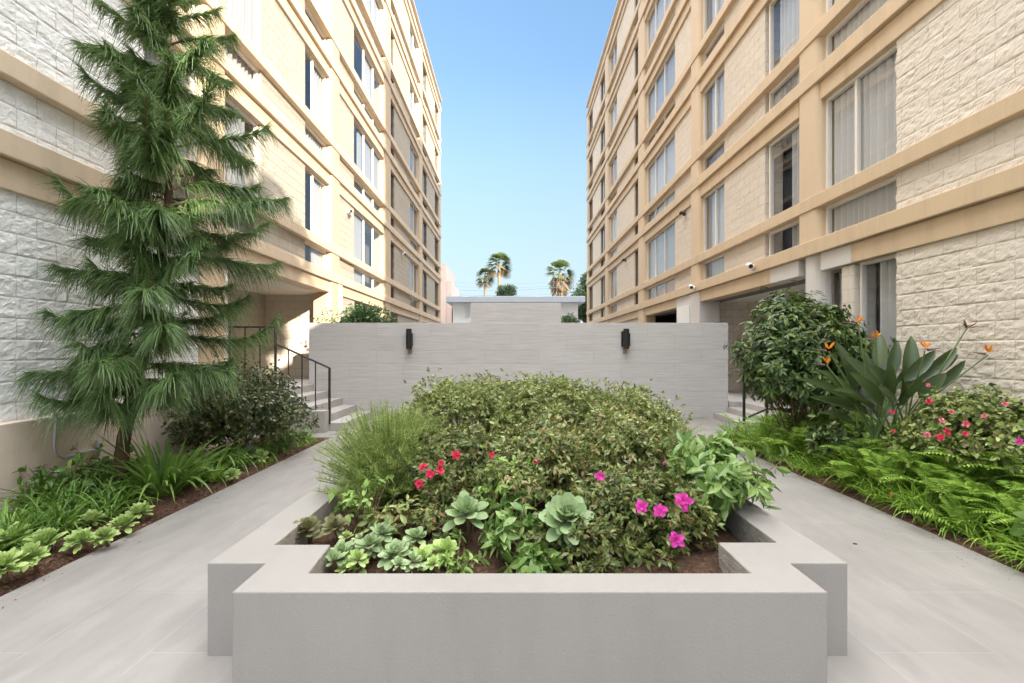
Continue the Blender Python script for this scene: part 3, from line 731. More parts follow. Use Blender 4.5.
def shrub(name, label, cat, c, rad, n, L, W, mat, tpl=T_OVAL, whorl=5, seed=0, lobes=16, zmin=.0, stemc=8, group=None, tilt=.55, cut=None, lobe_r=.42, shell=.55, up=.35, full=False):
    """foliage as whorls of leaves on twig tips spread through an uneven volume of lobes"""
    q = np.random.RandomState(seed); c = np.array(c, float); rad = np.array(rad, float)
    root = empty(name, (c[0], c[1], zmin), label, cat, group)
    LC = rdir(lobes, q)
    if not full: LC[:, 2] = np.abs(LC[:, 2]) * 1.1 - .25
    LC = LC * q.uniform(.45, .85, (lobes, 1))
    LR = lobe_r * q.uniform(.45, 1.4, lobes)
    k = n // whorl
    li = q.randint(0, lobes, k); d = rdir(k, q); d[:, 2] = d[:, 2] * .9 + .18; d = nrm(d)
    rr_ = LR[li] * (shell + (1 - shell) * q.rand(k) ** .5)
    U = LC[li] + d * rr_[:, None]
    P = c + U * rad
    out = nrm(nrm(U * rad) * .5 + d + np.array([0, 0, up]) + q.normal(0, .3, (k, 3)))
    ok = P[:, 2] > zmin + .03
    if cut is not None: ok &= cut(P)
    P, out = P[ok], out[ok]; k = len(P)
    ext = (q.rand(k) < .07) * q.uniform(.15, 1.0, k) * L * 3.2   # loose shoots beyond the outline
    P = P + nrm(out + np.array([0, 0, .6])) * ext[:, None]
    Pw = np.repeat(P, whorl, 0); ow = np.repeat(out, whorl, 0)
    r1 = rdir(len(Pw), q); side = nrm(r1 - ow * (r1 * ow).sum(1, keepdims=True))
    D = nrm(ow * (1 - tilt) + side * tilt + q.normal(0, .08, (len(Pw), 3)))
    Pw = Pw - ow * (q.rand(len(Pw), 1) * L * .8)
    sc = q.uniform(.5, 1.4, len(Pw))
    mb = MB(); leaves(mb, tpl, Pw, D, ow + q.normal(0, .25, (len(Pw), 3)), L * sc, W * sc, q.uniform(0, .25, len(Pw)))
    mb.build('foliage', mat, root)
    sb = MB(); base = (c[0], c[1], zmin)
    stems(sb, base, max(.1, c[2] + rad[2] * .4 - zmin), stemc, min(rad[0], rad[1]) * .75, .009, 0, seed)
    # twigs to a sample of tips
    for i in range(0, k, max(1, k // 90)):
        p = P[i]; m0 = np.array([c[0] + (p[0] - c[0]) * .35, c[1] + (p[1] - c[1]) * .35, zmin + (p[2] - zmin) * .35])
        sb.tube([m0, (m0 + p) / 2 + (0, 0, .02), p], [.006, .004, .002], 4, 0, False)
    sb.build('stems', M['stem'], root)
    return root, P, out

def flowers(parent_fn, pts, r, mat, name, label, cat, group, seed=0, face=(0, -1, .5)):
    q = np.random.RandomState(seed); res = []
    for i, p in enumerate(pts):
        p = np.array(p, float); f = nrm(np.array(face) + q.normal(0, .25, 3)); mb = MB()
        a = nrm(np.cross(f, (0, 0, 1))); b_ = np.cross(a, f); n = 5
        for lay, (m, rr_, lift) in enumerate(((5, r, .1), (5, r * .95, .45), (4, r * .6, 1.0))):
            an = q.uniform(0, 6) + np.arange(m) * 2 * np.pi / m
            D = np.cos(an)[:, None] * a + np.sin(an)[:, None] * b_ + f * lift
            leaves(mb, T_PETAL, np.repeat(p[None], m, 0), D + q.normal(0, .16, (m, 3)), np.repeat(f[None], m, 0) + q.normal(0, .45, (m, 3)), rr_ * q.uniform(.8, 1.15, m), rr_ * .8, 0)
        lab = label[i] if isinstance(label, (list, tuple)) else label
        if parent_fn is None: o = tag(mb.build(name, mat), lab, cat, group)
        else: o = mb.build(name, mat, parent_fn)
        res.append(o)
    return res

# --- conifer at the left wall
def conifer():
    q = np.random.RandomState(4); TOP = 5.35
    root = empty('conifer_tree', (-3.93, 4.85, 0), 'tall dark green conifer with drooping needle branches leaning before the left wall', 'tree')
    tz = np.array([0, .5, 1.0, 1.7, 2.4, 3.1, 3.8, 4.4, 5.0, 5.4]); tx = np.array([-3.93, -3.9, -3.84, -3.68, -3.54, -3.44, -3.40, -3.46, -3.50, -3.50]); ty = 4.85 + np.array([0, 0, .02, .05, .03, 0, -.03, 0, .03, 0])
    mb = MB(); tzz = np.linspace(0, TOP, 60)
    tr = np.interp(tzz, [0, 1, 3, TOP], [.070, .055, .036, .007]) * (1 + .07 * np.sin(tzz * 31))
    P = np.stack([np.interp(tzz, tz, tx) + .008 * np.sin(tzz * 9), np.interp(tzz, tz, ty), tzz], -1)
    mb.tube(P, tr, 10); mb.build('trunk', M['bark'], root, smooth=True)
    fb = MB(); bb = MB(); ang = 0
    zs = []
    z = .85
    while z < TOP - .05: zs.append((z, 0)); z += .05 * q.uniform(.6, 1.4)
    zs += [(q.uniform(1.0, 4.9), 1) for _ in range(55)]
    for i, (z, inner) in enumerate(zs):
        ang += 2.399963 + q.uniform(-.5, .5)
        Lb = np.interp(z, [.85, 1.3, 2.0, 3.0, 3.8, 4.3, 4.7, 5.0, TOP], [.90, 1.04, 1.00, 1.00, .92, .76, .60, .46, .16]) * q.uniform(.62, 1.08)
        if inner: Lb *= q.uniform(.35, .6)
        x0, y0 = np.interp(z, tz, tx), np.interp(z, tz, ty)
        if inner: ang = q.uniform(-2.9, -.25)     # short shoots on the open side hide the stem
        dx, dy = math.cos(ang), math.sin(ang)
        if dy < 0: Lb *= 1 + .25 * dy
        if dx > 0: Lb *= 1.08
        if dx < 0: Lb = min(Lb, (x0 + 4.52) / -dx)
        Lb = max(Lb, .16)
        rise = np.interp(z, [.85, 3, 4.6, TOP], [.02, .16, .40, 1.1]) + q.uniform(-.16, .16)
        dro = q.uniform(.45, .85) * np.interp(z, [4.2, TOP], [1, .4])
        t = np.linspace(0, 1, 14)
        wig = q.uniform(-.3, .3)
        zc = z + Lb * (rise * t + .30 * t - dro * t ** 2 + q.uniform(.25, .65) * t ** 4)
        bx = x0 + Lb * (dx * t - dy * wig * t * t); by = y0 + Lb * (dy * t + dx * wig * t * t)
        B = np.stack([np.maximum(bx, -4.56), by, np.maximum(zc, .40)], -1)
        bb.tube(B, np.linspace(.013, .004, 14), 5, 0, False)
        ns = int(640 * Lb + 50)
        tt = q.uniform(.12, 1, ns) ** .8
        # strands sit in bunches along the branch, so light shows between them
        kb = max(3, int(Lb * 11)); tt = np.clip((np.floor(tt * kb) + .5 + q.normal(0, .22, ns)) / kb, .08, 1)
        Pp = np.stack([np.interp(tt, t, B[:, k]) for k in range(3)], -1)
        T = np.gradient(B, axis=0); Td = nrm(np.stack([np.interp(tt, t, T[:, k]) for k in range(3)], -1))
        sd = nrm(np.cross(Td, (0, 0, 1))) * q.choice([-1, 1], ns)[:, None]
        upv = np.array([0, 0, 1.])
        D = nrm(Td * q.uniform(.4, 1.2, ns)[:, None] + sd * q.uniform(.2, 1.0, ns)[:, None] + upv * q.uniform(-.35, .6, ns)[:, None])
        Ls = q.uniform(.12, .30, ns) * np.interp(tt, [0, .5, 1], [.8, 1.15, .75]) * np.interp(z, [0, 4.0, TOP], [1.1, .9, .55])
        leaves(fb, T_NEEDLE, Pp, D, upv + q.normal(0, .5, (ns, 3)), Ls, .0105, q.uniform(.3, 1.15, ns))
    V = np.concatenate(fb.V); V[:, 0] = np.maximum(V[:, 0], -4.57); off = 0
    for k, v in enumerate(fb.V): fb.V[k] = V[off:off + len(v)]; off += len(v)
    bb.build('branch', M['stem'], root); fb.build('crown', M['needle'], root)
conifer()

# --- strap-leaf clumps
def strap_clump(mb, c, n, L, Wd, q, droop=(.35, .9), spread=(.25, 1.1), r=.05):
    a = q.uniform(0, 2 * np.pi, n); e = q.uniform(*spread, n)
    D = np.stack([np.cos(a) * e, np.sin(a) * e, np.ones(n)], -1)
    P = np.array(c) + np.stack([np.cos(a) * r * q.rand(n), np.sin(a) * r * q.rand(n), np.zeros(n)], -1)
    Nn = np.stack([-np.cos(a), -np.sin(a), e], -1)
    leaves(mb, T_STRAP, P, D, Nn, L * q.uniform(.6, 1.15, n), Wd * q.uniform(.7, 1.2, n), q.uniform(*droop, n))
def clump_thing(name, label, cat, c, n, L, Wd, mat, seed, group=None, **kw):
    mb = MB(); strap_clump(mb, c, n, L, Wd, np.random.RandomState(seed), **kw)
    o = mb.build(name, mat, smooth=True); return tag(o, label, cat, group)
def ground_pt(u, v, z=0.):  # ground position of a pixel
    Y = 484 * (1.5 - z) / (v - 350); return ((u - 512) * Y / 484, Y, z)

G1 = 'strap leaved clumps in the left border'
clump_thing('lily_clump', 'largest clump of broad arching green strap leaves in the left border below the conifer', 'plant', (-3.56, 4.95, 0), 150, .98, .042, M['strap_m'], 1, G1, droop=(.25, .75), spread=(.15, .85), r=.14)
clump_thing('lily_clump', 'arching strap leaved clump beside the grey rock under the dark bush', 'plant', (-3.62, 5.95, 0), 70, .85, .034, M['strap_m'], 2, G1)
clump_thing('lily_clump', 'low strap leaved clump between the large clump and the mulch edge', 'plant', (-3.36, 5.45, 0), 70, .52, .022, M['strap_y'], 3, G1)
mb = MB(); q = np.random.RandomState(21)
for i in range(190):
    y = q.uniform(2.3, 8.1); x = q.uniform(-4.45, -3.50 + .12 * (y > 6)); 
    if y < 3.6 and x > -3.62: continue
    if 5.9 < y and x < -3.8: continue
    strap_clump(mb, (x, y, .02), 28, q.uniform(.38, .68), .017, q, spread=(.2, .95))
tag(mb.build('ground_cover', M['strap'], smooth=True), 'fine dark green strap leaved ground cover filling the left border', 'ground cover', kind='stuff')
mb = MB()
for i in range(30):
    y = q.uniform(6.2, 8.2); x = q.uniform(-3.6, -3.2); strap_clump(mb, (x, y, .0), 14, .2, .012, q)
tag(mb.build('ground_cover', M['strap_y'], smooth=True), 'low grassy ground cover at the far end of the left border', 'ground cover', kind='stuff')

# --- rosettes (aeonium)
def rosette(name, label, c, r, mat, seed, group, tilt=(0, 0), n=58, stemh=.12, cat='succulent', wk=(.40, .52)):
    q = np.random.RandomState(seed); root = empty(name, (c[0], c[1], c[2]), label, cat, group)
    mb = MB(); k = np.arange(n); an = k * 2.39996 + q.uniform(-.3, .3, n); f = (k + 1) / n
    el = np.interp(f, [0, .4, .8, 1], [1.35, .80, .42, .12]) + q.normal(0, .15, n)
    D = np.stack([np.cos(an) * np.cos(el), np.sin(an) * np.cos(el), np.sin(el)], -1)
    Nn = np.stack([-np.cos(an) * np.sin(el), -np.sin(an) * np.sin(el), np.cos(el)], -1)
    tx, ty = tilt
    Rm = np.array([[1, 0, tx], [0, 1, ty], [-tx, -ty, 1.]])
    D = D @ Rm.T; Nn = Nn @ Rm.T
    ctr = np.array(c) + np.array([tx * stemh, ty * stemh, stemh])
    L = r * np.interp(f, [0, .5, 1], [.42, .9, 1.05]) * q.uniform(.78, 1.15, n)
    P = ctr + np.stack([np.cos(an) * r * .05, np.sin(an) * r * .05, .04 * r - f * r * .30], -1)
    leaves(mb, T_SPAT, P, D, Nn + q.normal(0, .12, (n, 3)), L, L * q.uniform(*wk, n), np.interp(f, [0, 1], [0, .18]))
    mb.build('rosette', mat, root, smooth=True)
    MB().tube([c, (np.array(c) + ctr) / 2 + (.01, 0, 0), ctr], .014, 6).build('stem', M['stem'], root)
    return root
GA = 'pale green rosettes along the left border'
spots = [(6, 568, .12, 'pale green rosette cut by the left picture edge, lower of the two'), (14, 540, .13, 'round pale rosette at the left picture edge above another rosette'),
         (37, 556, .105, 'pale rosette lying low just left of the tallest rosette'), (53.5, 538, .135, 'tallest full pale green rosette on the mulch near the left corner'),
         (89, 536, .105, 'flat pale rosette low at the start of the middle rosette row'), (94, 517, .115, 'pale rosette at the back left of the middle rosette row'),
         (108, 532, .085, 'smallest rosette in the centre of the middle row'), (126, 521, .11, 'wide open rosette third along the middle row'),
         (143, 509, .105, 'last rosette of the middle row, next to the mulch edge'), (216, 458, .12, 'single upright pale rosette in front of the strap leaved clump'),
         (240, 458, .12, 'pale rosette below the grey rock'), (260, 454, .11, 'pale rosette right of the grey rock under the bush'), (232, 472, .09, 'small low rosette in the back group of rosettes')]
for i, (u, v, r, lab) in enumerate(spots):
    p = ground_pt(u, v, .11); rosette('rosette_succulent', lab, (p[0], p[1], .0), r * 1.0, M['aeon'], 40 + i, GA, (.12 + random.uniform(-.25, .25), -.45 + random.uniform(-.2, .25)), n=random.randint(74, 96), stemh=.11 + random.uniform(-.03, .05), wk=(.26, .36))
# rocks
def rock(name, label, c, r, mat, seed):
    n = 14; m = 9; q = np.random.RandomState(seed); V = []; 
    for j in range(m + 1):
        th = math.pi * j / m
        for i in range(n):
            a = 2 * math.pi * i / n; d = np.array([math.sin(th) * math.cos(a), math.sin(th) * math.sin(a), math.cos(th)])
            k = 1 + .25 * math.sin(3 * a + seed) * math.sin(th) + .12 * math.sin(5 * th + 2 * a) + .08 * (q.rand() - .5)
            V.append(np.array(c) + d * np.array(r) * k)
    F = [(j * n + i, j * n + (i + 1) % n, (j + 1) * n + (i + 1) % n, (j + 1) * n + i) for j in range(m) for i in range(n)]
    return tag(MB().add(V, F).build(name, mat, smooth=False), label, 'rock')
p = ground_pt(73, 484, .12); rock('rock', 'flat beige rock lying among the strap leaves of the left border', (p[0], p[1], .10), (.17, .12, .07), M['rock'], 2)
rock('rock', 'dark grey pointed rock in front of the dark bush', (-3.55, 6.5, .12), (.10, .09, .12), M['rock_g'], 5)

# --- dark bush at the left, hedge behind wall
shrub('dark_bush', 'dense dark bronze green bush between the conifer and the steps', 'bush', (-3.80, 6.8, .52), (.82, .90, .70), 30000, .05, .025, M['dark_bush'], T_SMALL, 4, 51, 36, .0, lobe_r=.45, cut=lambda P: P[:, 0] > -4.55)
shrub('hedge_plant', 'leafy green hedge showing above the left end of the garden wall', 'hedge', (-3.55, 11.45, 2.0), (.85, .35, .62), 10000, .06, .028, M['hedge'], T_SMALL, 4, 52, 22, .0, cut=lambda P: P[:, 1] > 10.98)
# low leafy plants at far left
for i, (u, v, lab) in enumerate([(35, 468, 'small leafy green plant against the tan plinth at the left edge'), (8, 482, 'low leafy green plant at the left picture edge below the plinth')]):
    p = ground_pt(u, v, .25)
    shrub('leafy_plant', lab, 'plant', (max(p[0], -4.2), p[1], .2), (.28, .28, .22), 900, .075, .035, M['broad'], T_OVAL, 5, 60 + i, 8, .0, stemc=5)

# --- raised planter plants
AZ = 'azalea bushes in the raised planter'
inb = lambda P: (P[:, 2] > .30)
az = [
 ('wide green azalea bush at the back left of the planter', (-.48, 5.0, .84), (.82, .85, .50), 20000, 'azalea', 71),
 ('wide yellowish green azalea bush at the back centre of the planter', (.42, 5.1, .85), (.88, .90, .50), 21000, 'azalea', 72),
 ('loose azalea bush at the back right of the planter', (1.08, 5.0, .74), (.74, .80, .46), 16000, 'azalea', 73),
 ('bronze leaved azalea bush in the middle left with red flowers', (-.42, 3.60, .56), (.56, .60, .46), 17000, 'azalea_red', 74),
 ('azalea bush in the middle of the planter behind the large rosette', (.15, 3.5, .58), (.56, .62, .48), 18000, 'azalea_mid', 75),
 ('azalea bush front right carrying large magenta flowers', (.68, 3.0, .44), (.56, .50, .42), 18000, 'azalea_red', 76),
 ('azalea bush in the middle right of the planter', (.85, 4.0, .64), (.66, .60, .42), 16000, 'azalea_mid', 77),
 ('small azalea bush at the centre front behind the low dark rosette', (.40, 2.72, .36), (.38, .28, .26), 8000, 'azalea_red', 78),
]
for lab, c, r, n_, m_, sd in az:
    shrub('azalea_bush', lab, 'bush', c, r, n_, .038, .0155, M[m_], T_SMALL, 6, sd, 34, .28, group=AZ, cut=inb, lobe_r=.31, shell=.35)
# feathery bush
def feather(name, label, c, h, rad, n, mat, seed, cat='bush'):
    q = np.random.RandomState(seed); root = empty(name, c, label, cat); sb = MB(); fb = MB()
    for i in range(n):
        a = q.uniform(0, 6.28); e = q.uniform(.05, 1) * rad; hh = h * q.uniform(.45, 1.0) * (1 - .35 * (e / rad) ** 2)
        p0 = np.array(c) + (math.cos(a) * .12 * q.rand(), math.sin(a) * .12 * q.rand(), 0)
        t = np.linspace(0, 1, 7)[:, None]
        B = p0 + np.concatenate([math.cos(a) * e * t ** 1.4, math.sin(a) * e * t ** 1.4, hh * t - .06 * t ** 3], 1)
        sb.tube(B, np.linspace(.004, .0015, 7), 4, 0, False)
        k = 72; tt = q.uniform(.2, 1.0, k)
        P = np.stack([np.interp(tt, t[:, 0], B[:, j]) for j in range(3)], -1)
        D = nrm(rdir(k, q) * .8 + np.array([math.cos(a) * .3, math.sin(a) * .3, .75]))
        leaves(fb, T_TINY, P, D, rdir(k, q), q.uniform(.03, .095, k), .0042, .1)
    sb.build('stems', M['stem_g'], root); fb.build('foliage', mat, root)
feather('feathery_bush', 'soft feathery light green bush at the left of the planter', (-.90, 3.65, .28), .90, .50, 600, M['feather'], 81)
feather('feathery_bush', 'thin wispy green bush at the back right end of the planter', (1.35, 4.9, .28), .72, .55, 240, M['feather'], 82)

# broad leaf plants
def leafy(name, label, c, rad, n, L, W, mat, seed, cat='plant', tpl=T_OVAL, wh=5):
    return shrub(name, label, cat, c, rad, n, L, W, mat, tpl, wh, seed, 9, .28, stemc=7, tilt=.7, shell=.2)
leafy('leafy_plant', 'leafy plant with big drooping green leaves overhanging the right planter rim', (1.38, 3.35, .60), (.40, .52, .30), 2300, .085, .036, M['broad'], 91)
leafy('leafy_plant', 'low leafy green plant at the front right under the magenta flowers', (1.12, 3.0, .42), (.26, .24, .16), 420, .065, .034, M['broad'], 92)
leafy('leafy_plant', 'green kalanchoe-like leafy plant left of the large rosette', (-.02, 2.72, .46), (.20, .16, .20), 420, .07, .032, M['broad'], 93)
leafy('leafy_plant', 'spreading dark leafy plant at the centre front of the planter', (.12, 2.55, .38), (.17, .14, .11), 150, .08, .036, M['broad'], 94)
leafy('leafy_plant', 'sprig of lime green leaves before the feathery bush', (-.95, 3.15, .52), (.22, .2, .2), 260, .05, .026, M['broad_y'], 95)
leafy('leafy_plant', 'light green leafy azalea seedling in the centre of the planter', (-.02, 3.15, .60), (.26, .2, .2), 900, .042, .018, M['broad_y'], 96)
leafy('leafy_plant', 'mixed green leafy plant behind the front left succulents', (-.62, 3.0, .42), (.30, .24, .20), 900, .05, .022, M['azalea_mid'], 97)
leafy('leafy_plant', 'bronze green leafy plant between the tall rosette and the feathery bush', (-.30, 3.05, .42), (.28, .26, .22), 1100, .042, .017, M['azalea_red'], 98)
leafy('leafy_plant', 'small lime green seedling among the succulents at the front', (-.30, 2.55, .36), (.16, .12, .11), 200, .05, .02, M['broad_y'], 99)
# succulents in planter front left
GS = 'rosettes at the front left of the planter'
def at_h(u, v, z): 
    Y = 484 * (1.5 - z) / (v - 350) if v > 350 else 3; return ((u - 512) * Y / 484, Y, z)
pl = [(310, 525, .42, .105, 'aeon_dark', 'brownish rosette over the left planter corner', 101), (338, 522, .44, .09, 'aeon_dark', 'bronze rosette behind the front left succulents', 102),
      (345, 548, .42, .085, 'aeon2', 'first grey green rosette at the front left inside corner', 103), (372, 540, .44, .085, 'aeon2', 'fleshy grey green rosette second from the front left corner', 104),
      (362, 560, .38, .07, 'aeon', 'low pale rosette touching the front rim, left', 105), (398, 548, .44, .085, 'aeon2', 'fleshy rosette with grey centre third along the front', 106),
      (385, 528, .46, .08, 'aeon2', 'rosette behind the front row of succulents', 107), (425, 555, .40, .09, 'aeon', 'open pale rosette beside the long leaved succulent', 108),
      (418, 532, .46, .075, 'aeon2', 'small grey rosette in the second row of succulents', 109), (447, 545, .42, .09, 'aeon', 'light green long leaved rosette near the centre', 110),
      (468, 505, .56, .135, 'aeon2', 'tall open rosette with hanging spoon leaves in the centre left', 111)]
for (u, v, z, r, m_, lab, sd) in pl:
    p = at_h(u, v, z); rosette('rosette_succulent', lab, (p[0], p[1], .29), r, M[m_], sd, GS, (0, -.35), n=34, stemh=z - .29)
for kk in range(16):
    qq = random.Random(kk + 3); u_, v_ = qq.uniform(318, 470), qq.uniform(530, 566); p = at_h(u_, v_, .40 + qq.uniform(-.03, .05))
    rosette('rosette_succulent', 'small fleshy rosette crowded among the front left succulents', (p[0], p[1], .29), qq.uniform(.04, .065), M[qq.choice(['aeon', 'aeon2', 'aeon2'])], 160 + kk, GS, (qq.uniform(-.3, .3), -.3), n=22, stemh=p[2] - .29)
p = at_h(560, 505, .60); rosette('rosette_succulent', 'largest grey green rosette facing forward at the planter front', (p[0] + .03, p[1] + .1, .28), .155, M['aeon2'], 120, GS, (0, -.75), n=52, stemh=.30)
rosette('rosette_succulent', 'dark green pointed rosette low at the front rim beside the large rosette', (.10, 2.42, .27), .10, M['broad'], 121, GS, (0, -.3), n=36, stemh=.08)
# flowers as things picked from the photograph
mag = [(600, 476, 2.72, .030), (641, 507, 2.52, .036), (660, 511, 2.50, .038), (683, 501, 2.52, .046), (677, 540, 2.46, .042)]
labs = ['magenta flower alone, highest in the middle of the planter', 'magenta flower leftmost of the three in a row', 'magenta flower in the middle of the row of three', 'largest magenta flower, right end of the row of three', 'lowest magenta flower near the front rim on the right']
for (u, v, Y, r), lab in zip(mag, labs):
    flowers(None, [at(u, v, Y)], r, M['pink_fl'], 'azalea_flower', lab, 'flower', 'magenta azalea flowers', int(u))
red = [(423, 467, 'upper left red flower of the red group'), (430, 474, 'red flower in the middle of the red group'), (440, 470, 'red flower touching its neighbour at the right of the red group'), (419, 484, 'lowest red flower on the bronze azalea'), (456, 455, 'brightest red flower standing above the red group'), (492, 455, 'small red flower right of the red group'), (441, 463, 'small red flower at the top of the red group')]
for u, v, lab in red:
    flowers(None, [at(u, v, 2.98)], .030 if 'small' not in lab else .02, M['red_fl'], 'azalea_flower', lab, 'flower', 'red azalea flowers', int(u + v))
for u, v, lab in [(612, 429, 'tiny purple flower on the far azalea mound'), (536, 461, 'tiny red bud right of the planter centre'), (667, 463, 'tiny pink bud above the magenta row'), (646, 481, 'tiny pink bud between the magenta flowers')]:
    flowers(None, [at(u, v, 3.1 if v > 440 else 4.1)], .02, M['pink_fl'] if 'p' in lab[5:7] else M['red_fl'], 'azalea_flower', lab, 'flower', None, int(u))

# --- right border
shrub('umbrella_shrub', 'large round glossy dark green shrub behind the orange crane flowers', 'shrub', (4.10, 6.95, 1.38), (1.02, .88, .90), 30000, .085, .034, M['sheff'], T_OVAL, 7, 131, 46, .0, tilt=.85, lobe_r=.36, cut=lambda P: (P[:, 0] < 4.95) & (P[:, 2] > .66 + .14 * np.sin(P[:, 0] * 9)), stemc=9, up=.6, shell=.4, full=True)
# bird of paradise
def bop():
    q = np.random.RandomState(7); c = np.array([4.10, 5.45, 0.30])
    root = empty('bird_of_paradise_plant', c, 'clump of grey green paddle leaves with orange crane flowers against the right wall', 'plant')
    # leaf tips as seen: (u, v, Y, length, width)
    tips = [(838, 325, 5.6, .75, .13), (880, 322, 5.7, .5, .14), (898, 330, 5.6, .5, .13), (912, 326, 5.5, .62, .15), (925, 345, 5.5, .5, .13), (938, 338, 5.3, .5, .14), (948, 348, 5.3, .55, .15), (946, 362, 5.1, .4, .14),
            (1008, 344, 5.3, .55, .13), (1006, 356, 5.2, .5, .12), (985, 352, 5.3, .4, .11), (818, 352, 5.2, .7, .13), (812, 382, 5.3, .6, .12), (822, 398, 5.2, .55, .11), (868, 350, 5.1, .5, .15), (852, 360, 5.1, .55, .14), (890, 350, 5.0, .45, .14), (905, 365, 5.0, .45, .13), (835, 375, 5.0, .6, .14), (862, 335, 5.7, .5, .12), (925, 362, 5.0, .4, .14), (800, 365, 5.6, .6, .12), (880, 372, 4.9, .4, .13), (845, 345, 5.5, .5, .13)]
    st = MB()
    for k, (u, v, Y, L, W) in enumerate(tips):
        tip = np.array(at(u, v, Y)); base = c + np.array([q.uniform(-.15, .3), q.uniform(-.2, .2), .05])
        tip[2] -= .10 * (u < 960); tip[0] = min(4.9, tip[0])
        d = tip - base; dl = np.linalg.norm(d); L = min(L, dl * .62)
        # petiole rises more upright then the blade leans to the tip
        mid = base + d * (1 - L / dl) + np.array([-(d[0]) * .18, 0, .05])
        st.tube([base, (base + mid) / 2 + (-(d[0]) * .06, 0, .03), mid], [.013, .011, .007], 6, 0, False)
        D = tip - mid; Lb = np.linalg.norm(D)
        f = MB(); Nn = nrm(np.array([q.uniform(-.7, .7), -.8 + q.uniform(-.3, .5), .5]))
        leaves(f, T_PADDLE, [mid], [D], [Nn], Lb, W * 1.06, q.uniform(0, .12))
        f.build('leaf', M['bop'], root, smooth=True)
    st.build('petioles', M['stem_g'], root)
    fl = [(858, 322, 5.3, -1), (876, 338, 5.1, -1), (829, 349, 5.3, -1), (827, 363, 5.2, -1), (925, 348, 5.0, 1), (988, 352, 5.0, -1)]
    for k, (u, v, Y, sd) in enumerate(fl):
        P = np.array(at(u, v, Y)); base = c + np.array([q.uniform(-.1, .25), q.uniform(-.2, .1), .05])
        m = MB(); m.tube([base, (base + P) / 2 + (0, 0, .08), P + (0, 0, -.03)], [.011, .009, .007], 6); fo = m.build('flower_stem', M['stem_g'], root)
        an = q.uniform(-.9, 1.1, 7); D = np.stack([np.sin(an) * .9, q.normal(0, .35, 7), np.cos(an)], -1)
        f = MB(); leaves(f, T_OVAL, np.repeat(P[None], 7, 0), D, rdir(7, q), q.uniform(.06, .095, 7), .022, 0)
        x = f.build('flower', M['orange_fl'], root)
        b = MB(); b.tube([P + (-sd * -.03, 0, -.02), P + (sd * .07, 0, -.015), P + (sd * .17, 0, .0)], [.014, .011, .002], 6); b.build('spathe', M['beak'], root)
    # faded flower on its long stalk
    P = np.array(at(967, 328, 5.2)); m = MB(); m.tube([c + (.35, 0, .3), np.array(at(948, 358, 5.2)), P], [.01, .008, .007], 6); m.build('flower_stem', M['stem_g'], root)
    f = MB(); an = q.uniform(-1.7, 1.7, 10); D = np.stack([np.sin(an), q.normal(0, .4, 10), np.cos(an) * .6], -1)
    leaves(f, T_OVAL, np.repeat(P[None], 10, 0), D, rdir(10, q), q.uniform(.06, .11, 10), .016, 0); f.build('faded_flower', M['chip'], root)
bop()
shrub('leafy_plant', 'dark green leafy undergrowth at the foot of the crane flower clump', 'plant', (4.02, 5.75, .32), (.50, .50, .34), 3600, .075, .032, M['sheff'], T_OVAL, 6, 161, 14, .0)
# impatiens / begonia mass
im, Pi, oi = shrub('flowering_bush', 'lime green flowering bush with red and pink blooms at the right edge', 'bush', (4.42, 4.5, .62), (.62, .85, .52), 14000, .042, .027, M['impat'], T_OVAL, 5, 141, 26, .1, cut=lambda P: P[:, 0] < 4.93, lobe_r=.38)
fls = [(929, 401, 'red_fl', .035), (892, 412, 'red_fl', .028), (928, 385, 'rose_fl', .025), (1005, 404, 'rose_fl', .035), (984, 416, 'rose_fl', .03), (951, 412, 'rose_fl', .03), (942, 421, 'rose_fl', .03),
       (966, 424, 'rose_fl', .035), (947, 432, 'red_fl', .04), (940, 437, 'red_fl', .035), (927, 435, 'rose_fl', .03), (965, 434, 'red_fl', .03), (1019, 441, 'pink_fl', .034), (893, 431, 'red_fl', .02)]
for k, (u, v, m_, r) in enumerate(fls): flowers(im, [at(u, v, 3.95 - .012 * (v - 400))], r * .78, M[m_], 'flower', '', '', None, k + 500)

# ferns
def frond(mb, c, a, el, L, q, wmax=.075):
    n = 22; t = np.linspace(.06, 1, n); e = math.cos(el)
    d = np.array([math.cos(a) * e, math.sin(a) * e, math.sin(el)])
    B = np.array(c) + d * L * t[:, None]; B[:, 2] -= L * .50 * t ** 2.2
    T = nrm(np.gradient(B, axis=0)); S = nrm(np.cross(T, (0, 0, 1)))
    wl = wmax * np.sin(np.pi * np.clip(t * .92 + .12, 0, 1)) ** .7 * L / .5
    P = np.concatenate([B, B]); D = np.concatenate([T * .35 + S, T * .35 - S]); D[:, 2] += q.uniform(-.1, .25)
    leaves(mb, T_SMALL, P, D, np.concatenate([np.cross(S, T)] * 2) + (0, 0, .3), np.concatenate([wl, wl]) + .006, .0115 * L / .5 + .003, .1)
    leaves(mb, T_NEEDLE, [np.array(c)], [d], [(0, 0, 1)], L * .9, .005, .45)
GF = 'ferns of the right border'
def fern(label, c, n, L, seed, mat='fern', el=(.5, 1.25)):
    q = np.random.RandomState(seed); mb = MB()
    for i in range(n): frond(mb, c, q.uniform(0, 6.28), q.uniform(*el), L * q.uniform(.7, 1.15), q)
    return tag(mb.build('fern', M[mat]), label, 'fern', GF)
shared = 'bright green fern in the dense fern mass beside the right path'
fern('upright lime fern standing highest beside the crane flower leaves', (3.72, 4.75, .05), 26, .86, 1, el=(1.0, 1.5))
fern('upright lime fern in front of the flowering bush near the right edge', (3.88, 3.95, .05), 26, .80, 2, el=(1.0, 1.45))
fern('fern at the right picture edge beside the mulch', (3.95, 3.25, .0), 22, .5, 3)
q = np.random.RandomState(99)
k = 0
